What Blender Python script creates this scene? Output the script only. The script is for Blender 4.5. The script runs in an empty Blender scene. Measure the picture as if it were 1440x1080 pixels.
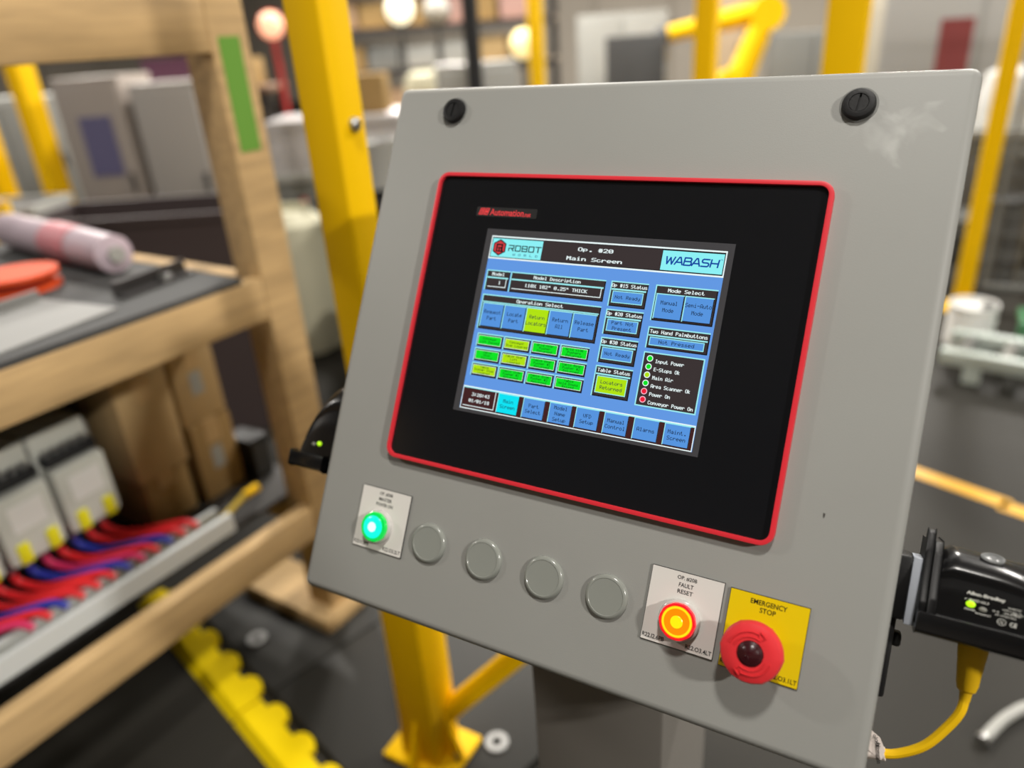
import bpy, bmesh, math, random
from mathutils import Matrix, Vector
random.seed(7)
C = bpy.context.scene.collection
SC = bpy.context.scene

# ------------------------------------------------------------------ camera, world, lights, exposure
cam = bpy.data.cameras.new('camera'); cam_o = bpy.data.objects.new('camera', cam); C.objects.link(cam_o)
cam.sensor_width = 36.0; cam.lens = 26.0; cam.clip_start = 0.02; cam.clip_end = 200
R = Matrix(((0.87774303, -0.15033988, 0.45493417),
            (0.47473672, 0.40119833, -0.7833677),
            (-0.06474742, 0.90356949, 0.4235209)))
cam_o.matrix_world = Matrix.Translation((0.23508, -0.53399, 1.45123)) @ R.to_4x4()
cam.dof.use_dof = True; cam.dof.focus_distance = 0.588; cam.dof.aperture_fstop = 2.25
cam.dof.aperture_blades = 0
SC.camera = cam_o
SC.view_settings.view_transform = 'Standard'; SC.view_settings.look = 'None'
SC.view_settings.gamma = 1.0; SC.view_settings.use_curve_mapping = False
SC.view_settings.exposure = 0.5
SC.cycles.use_denoising = True
SC.cycles.max_bounces = 6; SC.cycles.diffuse_bounces = 3; SC.cycles.glossy_bounces = 3
world = bpy.data.worlds.new('hall_air'); SC.world = world; world.use_nodes = True
world.node_tree.nodes['Background'].inputs[0].default_value = (1.0, 0.965, 0.92, 1)
world.node_tree.nodes['Background'].inputs[1].default_value = 0.0
# high-bay lamps hang in rows under the roof of the hall: (x, y, z, watts, size)
HIGH_BAYS = [(0.55, -0.60, 5.2, 100, 0.40), (-7.0, -1.9, 5.2, 200, 0.55), (6.6, -1.9, 5.2, 560, 0.55),
             (-8.5, 4.5, 5.6, 480, 0.7), (-3.2, 5.2, 5.6, 360, 0.7), (2.6, 5.6, 5.6, 330, 0.7),
             (-8.0, 11.5, 5.6, 850, 0.8), (0.5, 12.0, 5.6, 850, 0.8)]

# ------------------------------------------------------------------ materials
def lin(c):
    return tuple(((v/255)/12.92 if v/255 <= .04045 else ((v/255+.055)/1.055)**2.4) for v in c)
MATS = {}
def mat(name, rgb, rough=.5, metal=0., spec=.5, noise=0., nscale=20., bump=0., emit=None, estr=1., coat=0., alpha=1., trans=0.):
    if name in MATS: return MATS[name]
    m = bpy.data.materials.new(name); m.use_nodes = True
    nt = m.node_tree; b = nt.nodes['Principled BSDF']
    col = lin(rgb)+(1,)
    b.inputs['Base Color'].default_value = col
    b.inputs['Roughness'].default_value = rough; b.inputs['Metallic'].default_value = metal
    b.inputs['Specular IOR Level'].default_value = spec
    if coat: b.inputs['Coat Weight'].default_value = coat; b.inputs['Coat Roughness'].default_value = .08
    if trans: b.inputs['Transmission Weight'].default_value = trans
    if alpha < 1: b.inputs['Alpha'].default_value = alpha
    if emit is not None:
        b.inputs['Emission Color'].default_value = lin(emit)+(1,); b.inputs['Emission Strength'].default_value = estr*.71
    if noise or bump:
        tc = nt.nodes.new('ShaderNodeTexCoord'); n = nt.nodes.new('ShaderNodeTexNoise')
        n.inputs['Scale'].default_value = nscale; n.inputs['Detail'].default_value = 5
        nt.links.new(tc.outputs['Object'], n.inputs['Vector'])
        if noise:
            mx = nt.nodes.new('ShaderNodeMix'); mx.data_type = 'RGBA'
            mx.inputs[6].default_value = tuple(v*(1-noise) for v in col[:3])+(1,)
            mx.inputs[7].default_value = tuple(min(1, v*(1+noise)) for v in col[:3])+(1,)
            nt.links.new(n.outputs['Fac'], mx.inputs[0]); nt.links.new(mx.outputs[2], b.inputs['Base Color'])
        if bump:
            bp = nt.nodes.new('ShaderNodeBump'); bp.inputs['Strength'].default_value = bump; bp.inputs['Distance'].default_value = .002
            nt.links.new(n.outputs['Fac'], bp.inputs['Height']); nt.links.new(bp.outputs['Normal'], b.inputs['Normal'])
    MATS[name] = m
    return m
def wood(name, rgb, scale=3.):
    m = mat(name, rgb, rough=.65, spec=.25)
    nt = m.node_tree; b = nt.nodes['Principled BSDF']
    tc = nt.nodes.new('ShaderNodeTexCoord'); mp = nt.nodes.new('ShaderNodeMapping'); mp.inputs['Scale'].default_value = (scale*6, scale*.6, scale*6)
    n = nt.nodes.new('ShaderNodeTexNoise'); n.inputs['Scale'].default_value = 3; n.inputs['Detail'].default_value = 6
    r = nt.nodes.new('ShaderNodeValToRGB'); c = lin(rgb)
    r.color_ramp.elements[0].position = .3; r.color_ramp.elements[0].color = tuple(v*.8 for v in c)+(1,)
    r.color_ramp.elements[1].position = .7; r.color_ramp.elements[1].color = tuple(min(1, v*1.12) for v in c)+(1,)
    nt.links.new(tc.outputs['Object'], mp.inputs['Vector']); nt.links.new(mp.outputs[0], n.inputs['Vector'])
    nt.links.new(n.outputs['Fac'], r.inputs[0]); nt.links.new(r.outputs[0], b.inputs['Base Color'])
    return m
def glow(name, rgb, s=1., spec=.35):
    return mat(name, (6, 6, 8), rough=.18, spec=spec, emit=rgb, estr=s)

# door paint: grey powder coat with pale rubbed smudges by one corner
def door_paint():
    m = mat('door_paint', (146, 147, 143), rough=.5, spec=.3, bump=.05, nscale=900)
    nt = m.node_tree; b = nt.nodes['Principled BSDF']
    tc = nt.nodes.new('ShaderNodeTexCoord')
    d = nt.nodes.new('ShaderNodeVectorMath'); d.operation = 'DISTANCE'; d.inputs[1].default_value = (.212, .178, 0)
    nt.links.new(tc.outputs['Object'], d.inputs[0])
    mr = nt.nodes.new('ShaderNodeMapRange'); mr.inputs[1].default_value = .060; mr.inputs[2].default_value = .0; mr.inputs[3].default_value = 0; mr.inputs[4].default_value = .44
    nt.links.new(d.outputs['Value'], mr.inputs[0])
    n = nt.nodes.new('ShaderNodeTexNoise'); n.inputs['Scale'].default_value = 46; n.inputs['Detail'].default_value = 2; n.inputs['Distortion'].default_value = .6
    nt.links.new(tc.outputs['Object'], n.inputs['Vector'])
    a = nt.nodes.new('ShaderNodeMath'); a.operation = 'ADD'; nt.links.new(n.outputs['Fac'], a.inputs[0]); nt.links.new(mr.outputs[0], a.inputs[1])
    s = nt.nodes.new('ShaderNodeMapRange'); s.inputs[1].default_value = .80; s.inputs[2].default_value = 1.05; s.inputs[3].default_value = 0; s.inputs[4].default_value = .30
    nt.links.new(a.outputs[0], s.inputs[0])
    n2 = nt.nodes.new('ShaderNodeTexNoise'); n2.inputs['Scale'].default_value = 7; n2.inputs['Detail'].default_value = 4
    nt.links.new(tc.outputs['Object'], n2.inputs['Vector'])
    base = nt.nodes.new('ShaderNodeMix'); base.data_type = 'RGBA'
    base.inputs[6].default_value = lin((144, 144, 140))+(1,); base.inputs[7].default_value = lin((151, 152, 148))+(1,)
    nt.links.new(n2.outputs['Fac'], base.inputs[0])
    mx = nt.nodes.new('ShaderNodeMix'); mx.data_type = 'RGBA'; mx.inputs[7].default_value = lin((205, 206, 202))+(1,)
    nt.links.new(s.outputs[0], mx.inputs[0]); nt.links.new(base.outputs[2], mx.inputs[6]); nt.links.new(mx.outputs[2], b.inputs['Base Color'])
    return m

# ------------------------------------------------------------------ mesh helpers
class MB:
    def __init__(s): s.v = []; s.f = []; s.m = []
    def add(s, vs, fs, mi=0, M=None):
        o = len(s.v)
        s.v += [tuple(M @ Vector(p)) for p in vs] if M is not None else [tuple(p) for p in vs]
        s.f += [tuple(i+o for i in q) for q in fs]; s.m += [mi]*len(fs); return s
    def box(s, x0, x1, y0, y1, z0, z1, mi=0, M=None, t=(0, 0)):
        tx, ty = t
        vs = [(x0, y0, z0), (x1, y0, z0), (x1, y1, z0), (x0, y1, z0), (x0+tx, y0+ty, z1), (x1-tx, y0+ty, z1), (x1-tx, y1-ty, z1), (x0+tx, y1-ty, z1)]
        return s.add(vs, [(3, 2, 1, 0), (4, 5, 6, 7), (0, 1, 5, 4), (1, 2, 6, 5), (2, 3, 7, 6), (3, 0, 4, 7)], mi, M)
    def lathe(s, prof, n=24, mi=0, M=None, cap=True, wob=None):
        vs = []; fs = []
        for r, z in prof:
            for k in range(n):
                a = 2*math.pi*k/n; rr = r*(wob(a) if wob else 1); vs.append((rr*math.cos(a), rr*math.sin(a), z))
        for i in range(len(prof)-1):
            for k in range(n):
                fs.append((i*n+k, i*n+(k+1) % n, (i+1)*n+(k+1) % n, (i+1)*n+k))
        if cap: fs.append(tuple(range(n-1, -1, -1))); fs.append(tuple(range((len(prof)-1)*n, len(prof)*n)))
        return s.add(vs, fs, mi, M)
    def cyl(s, p0, p1, r0, r1=None, n=14, mi=0, M=None):
        p0 = Vector(p0); p1 = Vector(p1); d = p1-p0
        Q = Matrix.Translation(p0) @ d.to_track_quat('Z', 'Y').to_matrix().to_4x4()
        return s.lathe([(r0, 0), (r1 if r1 is not None else r0, d.length)], n, mi, (M @ Q) if M is not None else Q)
    def tube(s, pts, r, n=8, mi=0, sub=6, M=None):
        P = [Vector(p) for p in pts]; Q = []
        for i in range(len(P)-1):
            a = P[max(i-1, 0)]; b = P[i]; c = P[i+1]; d = P[min(i+2, len(P)-1)]
            for k in range(sub):
                t = k/sub
                Q.append(.5*((2*b)+(c-a)*t+(2*a-5*b+4*c-d)*t*t+(3*b-a-3*c+d)*t**3))
        Q.append(P[-1])
        vs = []; fs = []; up = Vector((.13, .31, .94))
        for i, p in enumerate(Q):
            d = (Q[min(i+1, len(Q)-1)]-Q[max(i-1, 0)]).normalized()
            u = d.cross(up).normalized(); w = d.cross(u)
            for k in range(n):
                a = 2*math.pi*k/n; vs.append(p+u*r*math.cos(a)+w*r*math.sin(a))
        for i in range(len(Q)-1):
            for k in range(n): fs.append((i*n+k, (i+1)*n+k, (i+1)*n+(k+1) % n, i*n+(k+1) % n))
        fs.append(tuple(range(n))); fs.append(tuple(range(len(Q)*n-1, (len(Q)-1)*n-1, -1)))
        return s.add(vs, fs, mi, M)
    def prism(s, poly, z0, z1, mi=0, M=None):
        n = len(poly)
        vs = [(x, y, z0) for x, y in poly]+[(x, y, z1) for x, y in poly]
        fs = [tuple(range(n-1, -1, -1)), tuple(range(n, 2*n))]+[(i, (i+1) % n, n+(i+1) % n, n+i) for i in range(n)]
        return s.add(vs, fs, mi, M)
    def ball(s, c, r, n=12, mi=0, sc=(1, 1, 1)):
        pr = [(max(1e-4, r*math.sin(math.pi*i/8)), -r*math.cos(math.pi*i/8)) for i in range(9)]
        return s.lathe(pr, n, mi, Matrix.Translation(c) @ Matrix.Diagonal((*sc, 1)))
    def quad(s, x0, x1, y0, y1, z, mi=0):
        return s.add([(x0, y0, z), (x1, y0, z), (x1, y1, z), (x0, y1, z)], [(0, 1, 2, 3)], mi)
    def text(s, txt, x, y, z, w=None, h=None, mi=0, align='C', M=None):
        vs, fs, x0, x1, y0, y1 = text_geo(txt)
        sx = w/(x1-x0) if w else None; sy = h/(y1-y0) if h else None
        if sx is None: sx = sy
        if sy is None: sy = sx
        ox = {'C': (x0+x1)/2, 'L': x0, 'R': x1}[align]
        return s.add([(x+(a-ox)*sx, y+(b-y0)*sy, z) for a, b in vs], fs, mi, M)
    def build(s, name, mats, parent=None, smooth=True, bevel=0., seg=2, angle=35):
        me = bpy.data.meshes.new(name); me.from_pydata(s.v, [], s.f)
        for m in (mats if isinstance(mats, (list, tuple)) else [mats]): me.materials.append(m)
        if max(s.m, default=0): me.polygons.foreach_set('material_index', s.m)
        if bevel:
            bm = bmesh.new(); bm.from_mesh(me)
            es = [e for e in bm.edges if len(e.link_faces) == 2 and e.calc_face_angle(0) > .5]
            bmesh.ops.bevel(bm, geom=es, offset=bevel, segments=seg, affect='EDGES', profile=.5, clamp_overlap=True)
            bm.to_mesh(me); bm.free()
        if smooth:
            me.polygons.foreach_set('use_smooth', [True]*len(me.polygons)); me.set_sharp_from_angle(angle=math.radians(angle))
        me.update()
        o = bpy.data.objects.new(name, me); C.objects.link(o)
        if parent is not None: o.parent = parent
        return o
TEXT = {}
def text_geo(txt):
    if txt in TEXT: return TEXT[txt]
    cu = bpy.data.curves.new('lettering', 'FONT'); cu.body = txt; cu.size = 1; cu.resolution_u = 3; cu.offset = .018
    o = bpy.data.objects.new('lettering', cu); me = bpy.data.meshes.new_from_object(o)
    vs = [(v.co.x, v.co.y) for v in me.vertices]; fs = [tuple(p.vertices) for p in me.polygons]
    bpy.data.objects.remove(o); bpy.data.meshes.remove(me); bpy.data.curves.remove(cu)
    xs = [a for a, b in vs]; ys = [b for a, b in vs]
    TEXT[txt] = (vs, fs, min(xs), max(xs), min(ys), max(ys)); return TEXT[txt]
FONT = {' ': '0000000000', '"': '0007000700', '#': '147F147F14', '-': '0808080808', '.': '0000606000', '/': '2010080402',
 '0': '3E5149453E', '1': '00427F4000', '2': '4261514946', '3': '2141454B31', '4': '1814127F10', '5': '2745454539', '8': '3649494936', ':': '0036360000',
 'A': '7E1111117E', 'C': '3E41414122', 'D': '7F4141221C', 'E': '7F49494941', 'H': '7F0808087F', 'I': '00417F4100', 'K': '7F08142241', 'L': '7F40404040',
 'M': '7F020C027F', 'N': '7F0408107F', 'O': '3E4141413E', 'P': '7F09090906', 'R': '7F09192946', 'S': '4649494931', 'T': '01017F0101', 'V': '1F2040201F',
 'X': '6314081463', 'a': '2054545478', 'b': '7F48444438', 'c': '3844444420', 'd': '384444487F', 'e': '3854545418', 'f': '087E090102', 'g': '18A4A4A47C',
 'h': '7F08040478', 'i': '00447D4000', 'j': '2040443D00', 'k': '7F10284400', 'l': '00417F4000', 'm': '7C04180478', 'n': '7C08040478', 'o': '3844444438',
 'p': 'FC24242418', 'q': '18242424FC', 'r': '7C08040408', 's': '4854545420', 't': '043F444020', 'u': '3C4040207C', 'v': '1C2040201C', 'w': '3C4030403C',
 'x': '4428102844', 'y': '1CA0A0A07C', 'W': '3F4038403F', 'G': '3E4149497A', 'F': '7F09090901'}
def empty(name, M, label, cat, group=None):
    o = bpy.data.objects.new(name, None); C.objects.link(o); o.matrix_world = M if isinstance(M, Matrix) else Matrix.Translation(M)
    o.empty_display_size = .05
    return tag(o, label, cat, group)
def tag(o, label, cat, group=None):
    o['label'] = label; o['category'] = cat
    if group: o['group'] = group
    return o
def struct(o, label=None):
    o['kind'] = 'structure'
    if label: o['label'] = label
    return o
def at(x, y, z=0, rz=0): return Matrix.Translation((x, y, z)) @ Matrix.Rotation(math.radians(rz), 4, 'Z')
def dup(root, M, label=None):
    r = root.copy(); C.objects.link(r); r.matrix_world = M
    if label: r['label'] = label
    for ch in list(root.children):
        c = ch.copy(); C.objects.link(c); c.parent = r
        for g in ch.children:
            d = g.copy(); C.objects.link(d); d.parent = c
    return r
# the sloping front of the console: x along it, y up it, z out of it
PM = Matrix.Translation((0, 0, 1.22)) @ Matrix.Rotation(math.radians(59.2637), 4, 'X')
def pm(x, y, z=0.): return PM @ Matrix.Translation((x, y, z))
def rrect(x0, x1, y0, y1, r, n=5):
    P = []
    for cx, cy, a0 in ((x1-r, y1-r, 0), (x0+r, y1-r, 90), (x0+r, y0+r, 180), (x1-r, y0+r, 270)):
        for k in range(n+1):
            a = math.radians(a0+90*k/n); P.append((cx+r*math.cos(a), cy+r*math.sin(a)))
    return P

# shared materials
BLACKP = mat('black_plastic', (16, 16, 17), rough=.5, spec=.35, bump=.06, nscale=400)
BLACKG = mat('black_gloss_plastic', (14, 14, 15), rough=.24, spec=.45)
YELLOW = mat('safety_yellow_paint', (248, 197, 0), rough=.5, spec=.18, noise=.06, nscale=6)
GREYP = mat('grey_paint', (118, 119, 116), rough=.5, noise=.06, nscale=8)
LGREY = mat('light_grey_paint', (160, 160, 155), rough=.5, noise=.06, nscale=8)
DGREY = mat('dark_grey_paint', (70, 70, 70), rough=.5, noise=.1, nscale=8)
STEEL = mat('bare_steel', (170, 170, 168), rough=.35, metal=.9, noise=.08, nscale=15)
DARKSTEEL = mat('dark_steel', (74, 72, 72), rough=.45, metal=.6, noise=.15, nscale=12)
WHITE = mat('white_plastic', (225, 225, 222), rough=.4)
CARD = mat('cardboard', (176, 150, 108), rough=.8, spec=.1, noise=.1, nscale=18)
CARD2 = mat('brown_cardboard', (154, 127, 84), rough=.8, spec=.1, noise=.1, nscale=18)
TAPE = mat('packing_tape', (180, 150, 105), rough=.3)
PINE = wood('pine_lumber', (187, 157, 112))
INK = mat('black_ink', (14, 14, 15), rough=.6, spec=.2)
BEIGE = mat('beige_paint', (186, 166, 140), rough=.6, noise=.1, nscale=5)
BLUE = mat('blue_plastic', (60, 80, 140), rough=.5)
PLUM = mat('plum_plastic', (110, 70, 100), rough=.5)
RED = mat('red_plastic', (176, 40, 40), rough=.45)

# ------------------------------------------------------------------ the hall
m = mat('hall_floor', (35, 33, 28), rough=.65, spec=.25, noise=.22, nscale=1.7, bump=.1)
fl = MB().box(-24, 12, -9, 19, -.1, 0).build('floor', m); struct(fl, 'dark grey concrete floor of the factory hall')
wm = mat('hall_wall', (150, 142, 130), rough=.8, noise=.12, nscale=.8)
wall = struct(MB().box(-24, 12, 19, 19.2, 0, 6.9).build('wall_back', wm), 'pale far wall of the factory hall')
for i in range(18):
    MB().box(-23.8+2*i, -21.9+2*i, 18.93, 19.0, 0.02, 6.3).build('wall_panel', wm, wall)
wall2 = struct(MB().box(-24.2, -24, -9, 19, 0, 6.9).build('wall_left', wm), 'pale side wall of the factory hall')
for i in range(11):
    MB().box(-24.0, -23.93, -3.9+2*i, -2.0+2*i, 0.02, 6.3).build('wall_panel', wm, wall2)

struct(MB().box(12, 12.2, -9, 19, 0, 6.9).build('wall_right', wm), 'pale side wall of the factory hall on the cable side')
struct(MB().box(-24.2, 12.2, -9.2, -9, 0, 6.9).build('wall_front', wm), 'pale wall of the factory hall facing the console')
struct(MB().box(-24.2, 12.2, -9.2, 19.2, 6.9, 7.1).build('ceiling', mat('hall_ceiling', (214, 212, 206), rough=.8)), 'pale roof of the factory hall')
LAMP_E = mat('lamp_diffuser', (240, 240, 235), rough=.5)
for i, (x, y, z, w, s) in enumerate(HIGH_BAYS):
    t = empty('high_bay_lamp', at(x, y, z), 'round high-bay lamp hanging under the hall roof', 'lamp', 'high-bay lamps of the hall')
    MB().lathe([(s*.5, .03), (s*.52, .06), (s*.42, .16), (.09, .24), (.07, .36)], 24).build('housing', LGREY, t)
    MB().lathe([(s*.47, .022), (s*.47, .03)], 24).build('diffuser', LAMP_E, t)
    MB().cyl((0, 0, .36), (0, 0, 6.9-z), .012).build('hanger_rod', STEEL, t)
    spot = ('over_console', 'stand_side', 'cable_side', 'mid_hall_stand_side', 'mid_hall_centre', 'mid_hall_cable_side', 'far_hall_stand_side', 'far_hall_centre')[i]
    la = bpy.data.lights.new('high_bay_%s_offscreen' % spot, 'AREA'); la.shape = 'DISK'; la.size = s; la.energy = w; la.color = (1, .955, .89)
    lo = bpy.data.objects.new('high_bay_%s_offscreen' % spot, la); C.objects.link(lo); lo.parent = t; lo.location = (0, 0, .015)

# ------------------------------------------------------------------ operator console
con = empty('operator_console', at(0, .02, 0), 'grey steel operator console with a sloping door, standing on a square pedestal', 'console')
inv = con.matrix_world.inverted()
def on_con(o, M=PM): o.parent = con; o.matrix_local = inv @ M; return o
DX0, DX1, DY0, DY1 = -.2458, .2566, -.2790, .2245
door = MB().box(DX0, DX1, DY0, DY1, -.019, 0).build('door', door_paint(), None, bevel=.0075, seg=4); on_con(door)
on_con(MB().box(DX0+.012, DX1-.012, DY0+.012, DY1-.012, -.024, -.0185).build('gasket', mat('rubber_gasket', (20, 20, 20), rough=.7)))
# chip in the paint and its scratch
ch = MB().prism([(.2038, -.1035), (.2054, -.1040), (.2052, -.1062), (.2044, -.1075), (.2040, -.1055)], -.0004, .00012).build('paint_chip', mat('bare_chip', (60, 56, 52), rough=.7)); ch.parent = door
# body: slanted front, upright back, flat underside
yp = Vector((0, .51109, .85952)); zp = Vector((0, -.85952, .51109))
def wp(y, z): q = Vector((0, 0, 1.22))+yp*y+zp*z; return (q.y, q.z)
a = wp(DY0+.006, -.0235); b = wp(DY1-.006, -.0235)
poly = [a, b, (.30, b[1]-.02), (.30, a[1]-.02), (a[0]+.03, a[1]-.02)]
body = MB()
n = len(poly); bx0, bx1 = DX0+.008, DX1-.008
body.add([(bx0, y, z) for y, z in poly]+[(bx1, y, z) for y, z in poly], [tuple(range(n)), tuple(range(2*n-1, n-1, -1))]+[(i, n+i, n+(i+1) % n, (i+1) % n) for i in range(n)])
bo = body.build('enclosure', GREYP, None, bevel=.004); bo.parent = con; bo.matrix_local = inv
p = MB().box(-.077, .077, 0, .20, .012, a[1]-.021).build('pedestal', mat('pedestal_paint', (128, 124, 118), rough=.5, noise=.05, nscale=5), None, bevel=.004); p.parent = con; p.matrix_local = inv
p = MB().box(-.16, .16, -.08, .28, 0, .012).build('base_plate', GREYP, None, bevel=.002); p.parent = con; p.matrix_local = inv
for x in (-.13, .13):
    for y in (-.05, .25):
        q = MB().lathe([(.011, .012), (.011, .022), (.008, .024)], 6).build('anchor_bolt', STEEL, p); q.location = (x, y, 0)

# ------------------------------------------------------------------ touch screen
tsc = empty('touch_screen', pm(0, 0), 'black-faced touch screen with a red frame, lit with blue menus, in the console door', 'touch screen')
BX0, BX1, BY0, BY1 = -.1742, .1750, -.1363, .1364
REDF = mat('red_frame_plastic', (214, 44, 56), rough=.4, spec=.5)
oo = rrect(BX0, BX1, BY0, BY1, .0105); oi = rrect(BX0+.0022, BX1-.0022, BY0+.0022, BY1-.0022, .0085); ii = rrect(BX0+.0036, BX1-.0036, BY0+.0036, BY1-.0036, .0072)
n = len(oo); fr = MB()
rings = [[(x, y, .0001) for x, y in oo], [(x, y, .0052) for x, y in oo], [(x*.9985, y*.9985, .0066) for x, y in oo], [(x, y, .0070) for x, y in oi], [(x, y, .0068) for x, y in ii], [(x, y, .0036) for x, y in ii]]
vs = [v for r_ in rings for v in r_]
fs = [(i*n+k, i*n+(k+1) % n, (i+1)*n+(k+1) % n, (i+1)*n+k) for i in range(len(rings)-1) for k in range(n)]
fr.add(vs, fs); fr.build('frame', REDF, tsc, angle=50)
GLASS = mat('black_face_glass', (20, 21, 24), rough=.16, spec=.5, bump=.01, nscale=60)
MB().prism(ii, .0002, .0040).build('face_glass', GLASS, tsc)
# maker's sticker
st = MB().prism(rrect(-.1272, -.0652, .0965, .1052, .0012, 3), .0040, .00415).build('maker_sticker', mat('sticker_black', (27, 26, 27), rough=.45), tsc); st['label'] = 'small black sticker with red maker lettering'
RINK = mat('red_ink', (228, 66, 72), rough=.5, spec=.2)
k = MB()
M0 = Matrix(((1, .28, 0, 0), (0, 1, 0, 0), (0, 0, 1, 0), (0, 0, 0, 1)))
S0 = Matrix.Translation((-.1248, .0978, 0)) @ M0
for x0 in (0, .0052):
    k.prism([(x0, 0), (x0+.0046, 0), (x0+.0046, .0062), (x0, .0062)], .00416, .00420, 0, S0)
k.build('logo_block', RINK, st)
k = MB()
k.add([(.0010, .0012, 0), (.0036, .0012, 0), (.0036, .0018, 0), (.0010, .0018, 0)], [(0, 1, 2, 3)], 0, S0 @ Matrix.Translation((0, 0, .00424)))
k.add([(.0010, .0028, 0), (.0032, .0028, 0), (.0032, .0034, 0), (.0010, .0034, 0)], [(0, 1, 2, 3)], 0, S0 @ Matrix.Translation((0, 0, .00424)))
k.add([(.0010, .0046, 0), (.0036, .0046, 0), (.0036, .0052, 0), (.0010, .0052, 0)], [(0, 1, 2, 3)], 0, S0 @ Matrix.Translation((0, 0, .00424)))
k.add([(.0062, .0012, 0), (.0090, .0012, 0), (.0090, .0019, 0), (.0062, .0019, 0)], [(0, 1, 2, 3)], 0, S0 @ Matrix.Translation((0, 0, .00424)))
k.add([(.0062, .0045, 0), (.0090, .0045, 0), (.0090, .0052, 0), (.0062, .0052, 0)], [(0, 1, 2, 3)], 0, S0 @ Matrix.Translation((0, 0, .00424)))
k.build('logo_cut', MATS['sticker_black'], st)
k = MB().text('Automation', -.1127, .0977, .0042, w=.0345, h=.0062, align='L').text('.net', -.0778, .0977, .0042, w=.0068, h=.0034, align='L')
k.build('maker_lettering', RINK, st)

# display: 640 x 480 cells on the glass
def sx(u): return -.1056+u/640*.2112
def sy(v): return .0792-v/480*.1584
edge = MB().prism([(-.1119, -.0822), (.1106, -.0822), (.1106, .0853), (-.1119, .0853)], .0040, .00412).build('display_border', mat('display_border_grey', (66, 66, 70), rough=.35, spec=.3), tsc)
cols = dict(bg=(98, 152, 226), key=(86, 148, 222), dark=(58, 50, 50), black=(24, 22, 26), cy=(158, 236, 240), white=(236, 250, 250), lime=(176, 226, 14), green=(8, 226, 34),
            aqua=(10, 226, 242), tile=(140, 240, 244), ink=(22, 34, 58), navy=(16, 70, 160), red=(236, 30, 58), redl=(206, 62, 66), maroon=(66, 34, 34), pinkw=(250, 190, 210), inkg=(10, 62, 24), inkb=(42, 74, 122))
names = list(cols); GM = [glow('screen_'+k_, cols[k_]) for k_ in names]; IX = {k_: i for i, k_ in enumerate(names)}
scr = MB().prism([(sx(0), sy(480)), (sx(640), sy(480)), (sx(640), sy(0)), (sx(0), sy(0))], .0040, .00420, IX['bg']).build('screen', GM, tsc); scr['label'] = 'lit blue menu screen'
Z0 = .00422; DZ = .00003
class W(MB):
    def r(s, u0, v0, u1, v1, c, l=0): return s.quad(sx(u0), sx(u1), sy(v1), sy(v0), Z0+l*DZ, IX[c])
    def raised(s, u0, v0, u1, v1, face, l=0, e=3, head=None):
        """box with a light upper-left edge and a dark lower-right edge"""
        s.r(u0, v0, u1, v1, 'cy', l)
        s.r(u0+e, v0+e, u1, v1, 'black', l+1)
        s.r(u0+e, v0+e, u1-e, v1-e, face, l+2); return s
    def t(s, txt, u, v, ch, c, l=6, cw=None, bold=False, align='C'):
        """u, v: centre of the line; ch: capital height in cells"""
        py = ch/7; px = (cw or ch*.86)/6
        x0 = u-(len(txt)*6-1)*px/2 if align == 'C' else u
        for i, chx in enumerate(txt):
            h = FONT[chx]
            for cix in range(5):
                bits = int(h[cix*2:cix*2+2], 16); r0 = None
                for rr in range(9):
                    on = rr < 8 and bits >> rr & 1
                    if on and r0 is None: r0 = rr
                    if not on and r0 is not None:
                        uu = x0+(i*6+cix)*px
                        s.r(uu, v-ch/2+r0*py, uu+px*(1.55 if bold else 1.12), v-ch/2+rr*py, c, l); r0 = None
        return s
    def lines(s, ls, u, v, ch, c, step, l=6, cw=None, bold=False):
        for i, q in enumerate(ls): s.t(q, u, v+(i-(len(ls)-1)/2)*step, ch, c, l, cw, bold)
        return s
    def done(s, name, label=None):
        o = s.build(name, GM, scr, smooth=False)
        if label: o['label'] = label
        return o
def ux(name, label=None): return lambda w: w.done(name, label)
# title bar
w = W().r(0, 0, 640, 64, 'white').r(3, 4, 637, 60, 'black', 1).r(158, 6, 484, 58, 'dark', 2)
w.t('Op. #20', 308, 21, 10, 'white', 6, cw=14, bold=True).t('Main Screen', 308, 46, 10, 'white', 6, cw=14, bold=True).done('title_bar', 'dark title bar reading Op. #20 Main Screen')
w = W().r(5, 7, 158, 58, 'tile', 2)
cx, cy_ = 29, 32
def hexa(w, s_, c, l, sq=1.0): 
    pts = [(cx+s_*sq*math.sin(math.radians(60*i)), cy_-s_*math.cos(math.radians(60*i))) for i in range(6)]
    w.add([(sx(p_[0]), sy(p_[1]), Z0+l*DZ) for p_ in reversed(pts)], [tuple(range(6))], IX[c])
hexa(w, 23, 'black', 3, .98); hexa(w, 19, 'redl', 4)
w.r(19, 22, 23, 44, 'black', 5).r(19, 22, 38, 26, 'black', 5).r(35, 22, 39, 34, 'black', 5).r(24, 31, 38, 34, 'black', 5).r(27, 34, 31, 44, 'black', 5).r(35, 34, 39, 45, 'black', 5).r(23, 41, 39, 44, 'black', 5)
w.add([(sx(a_), sy(b_), Z0+5*DZ) for a_, b_ in ((31, 31), (35, 31), (43, 44), (38, 44))], [(3, 2, 1, 0)], IX['black'])
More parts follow.
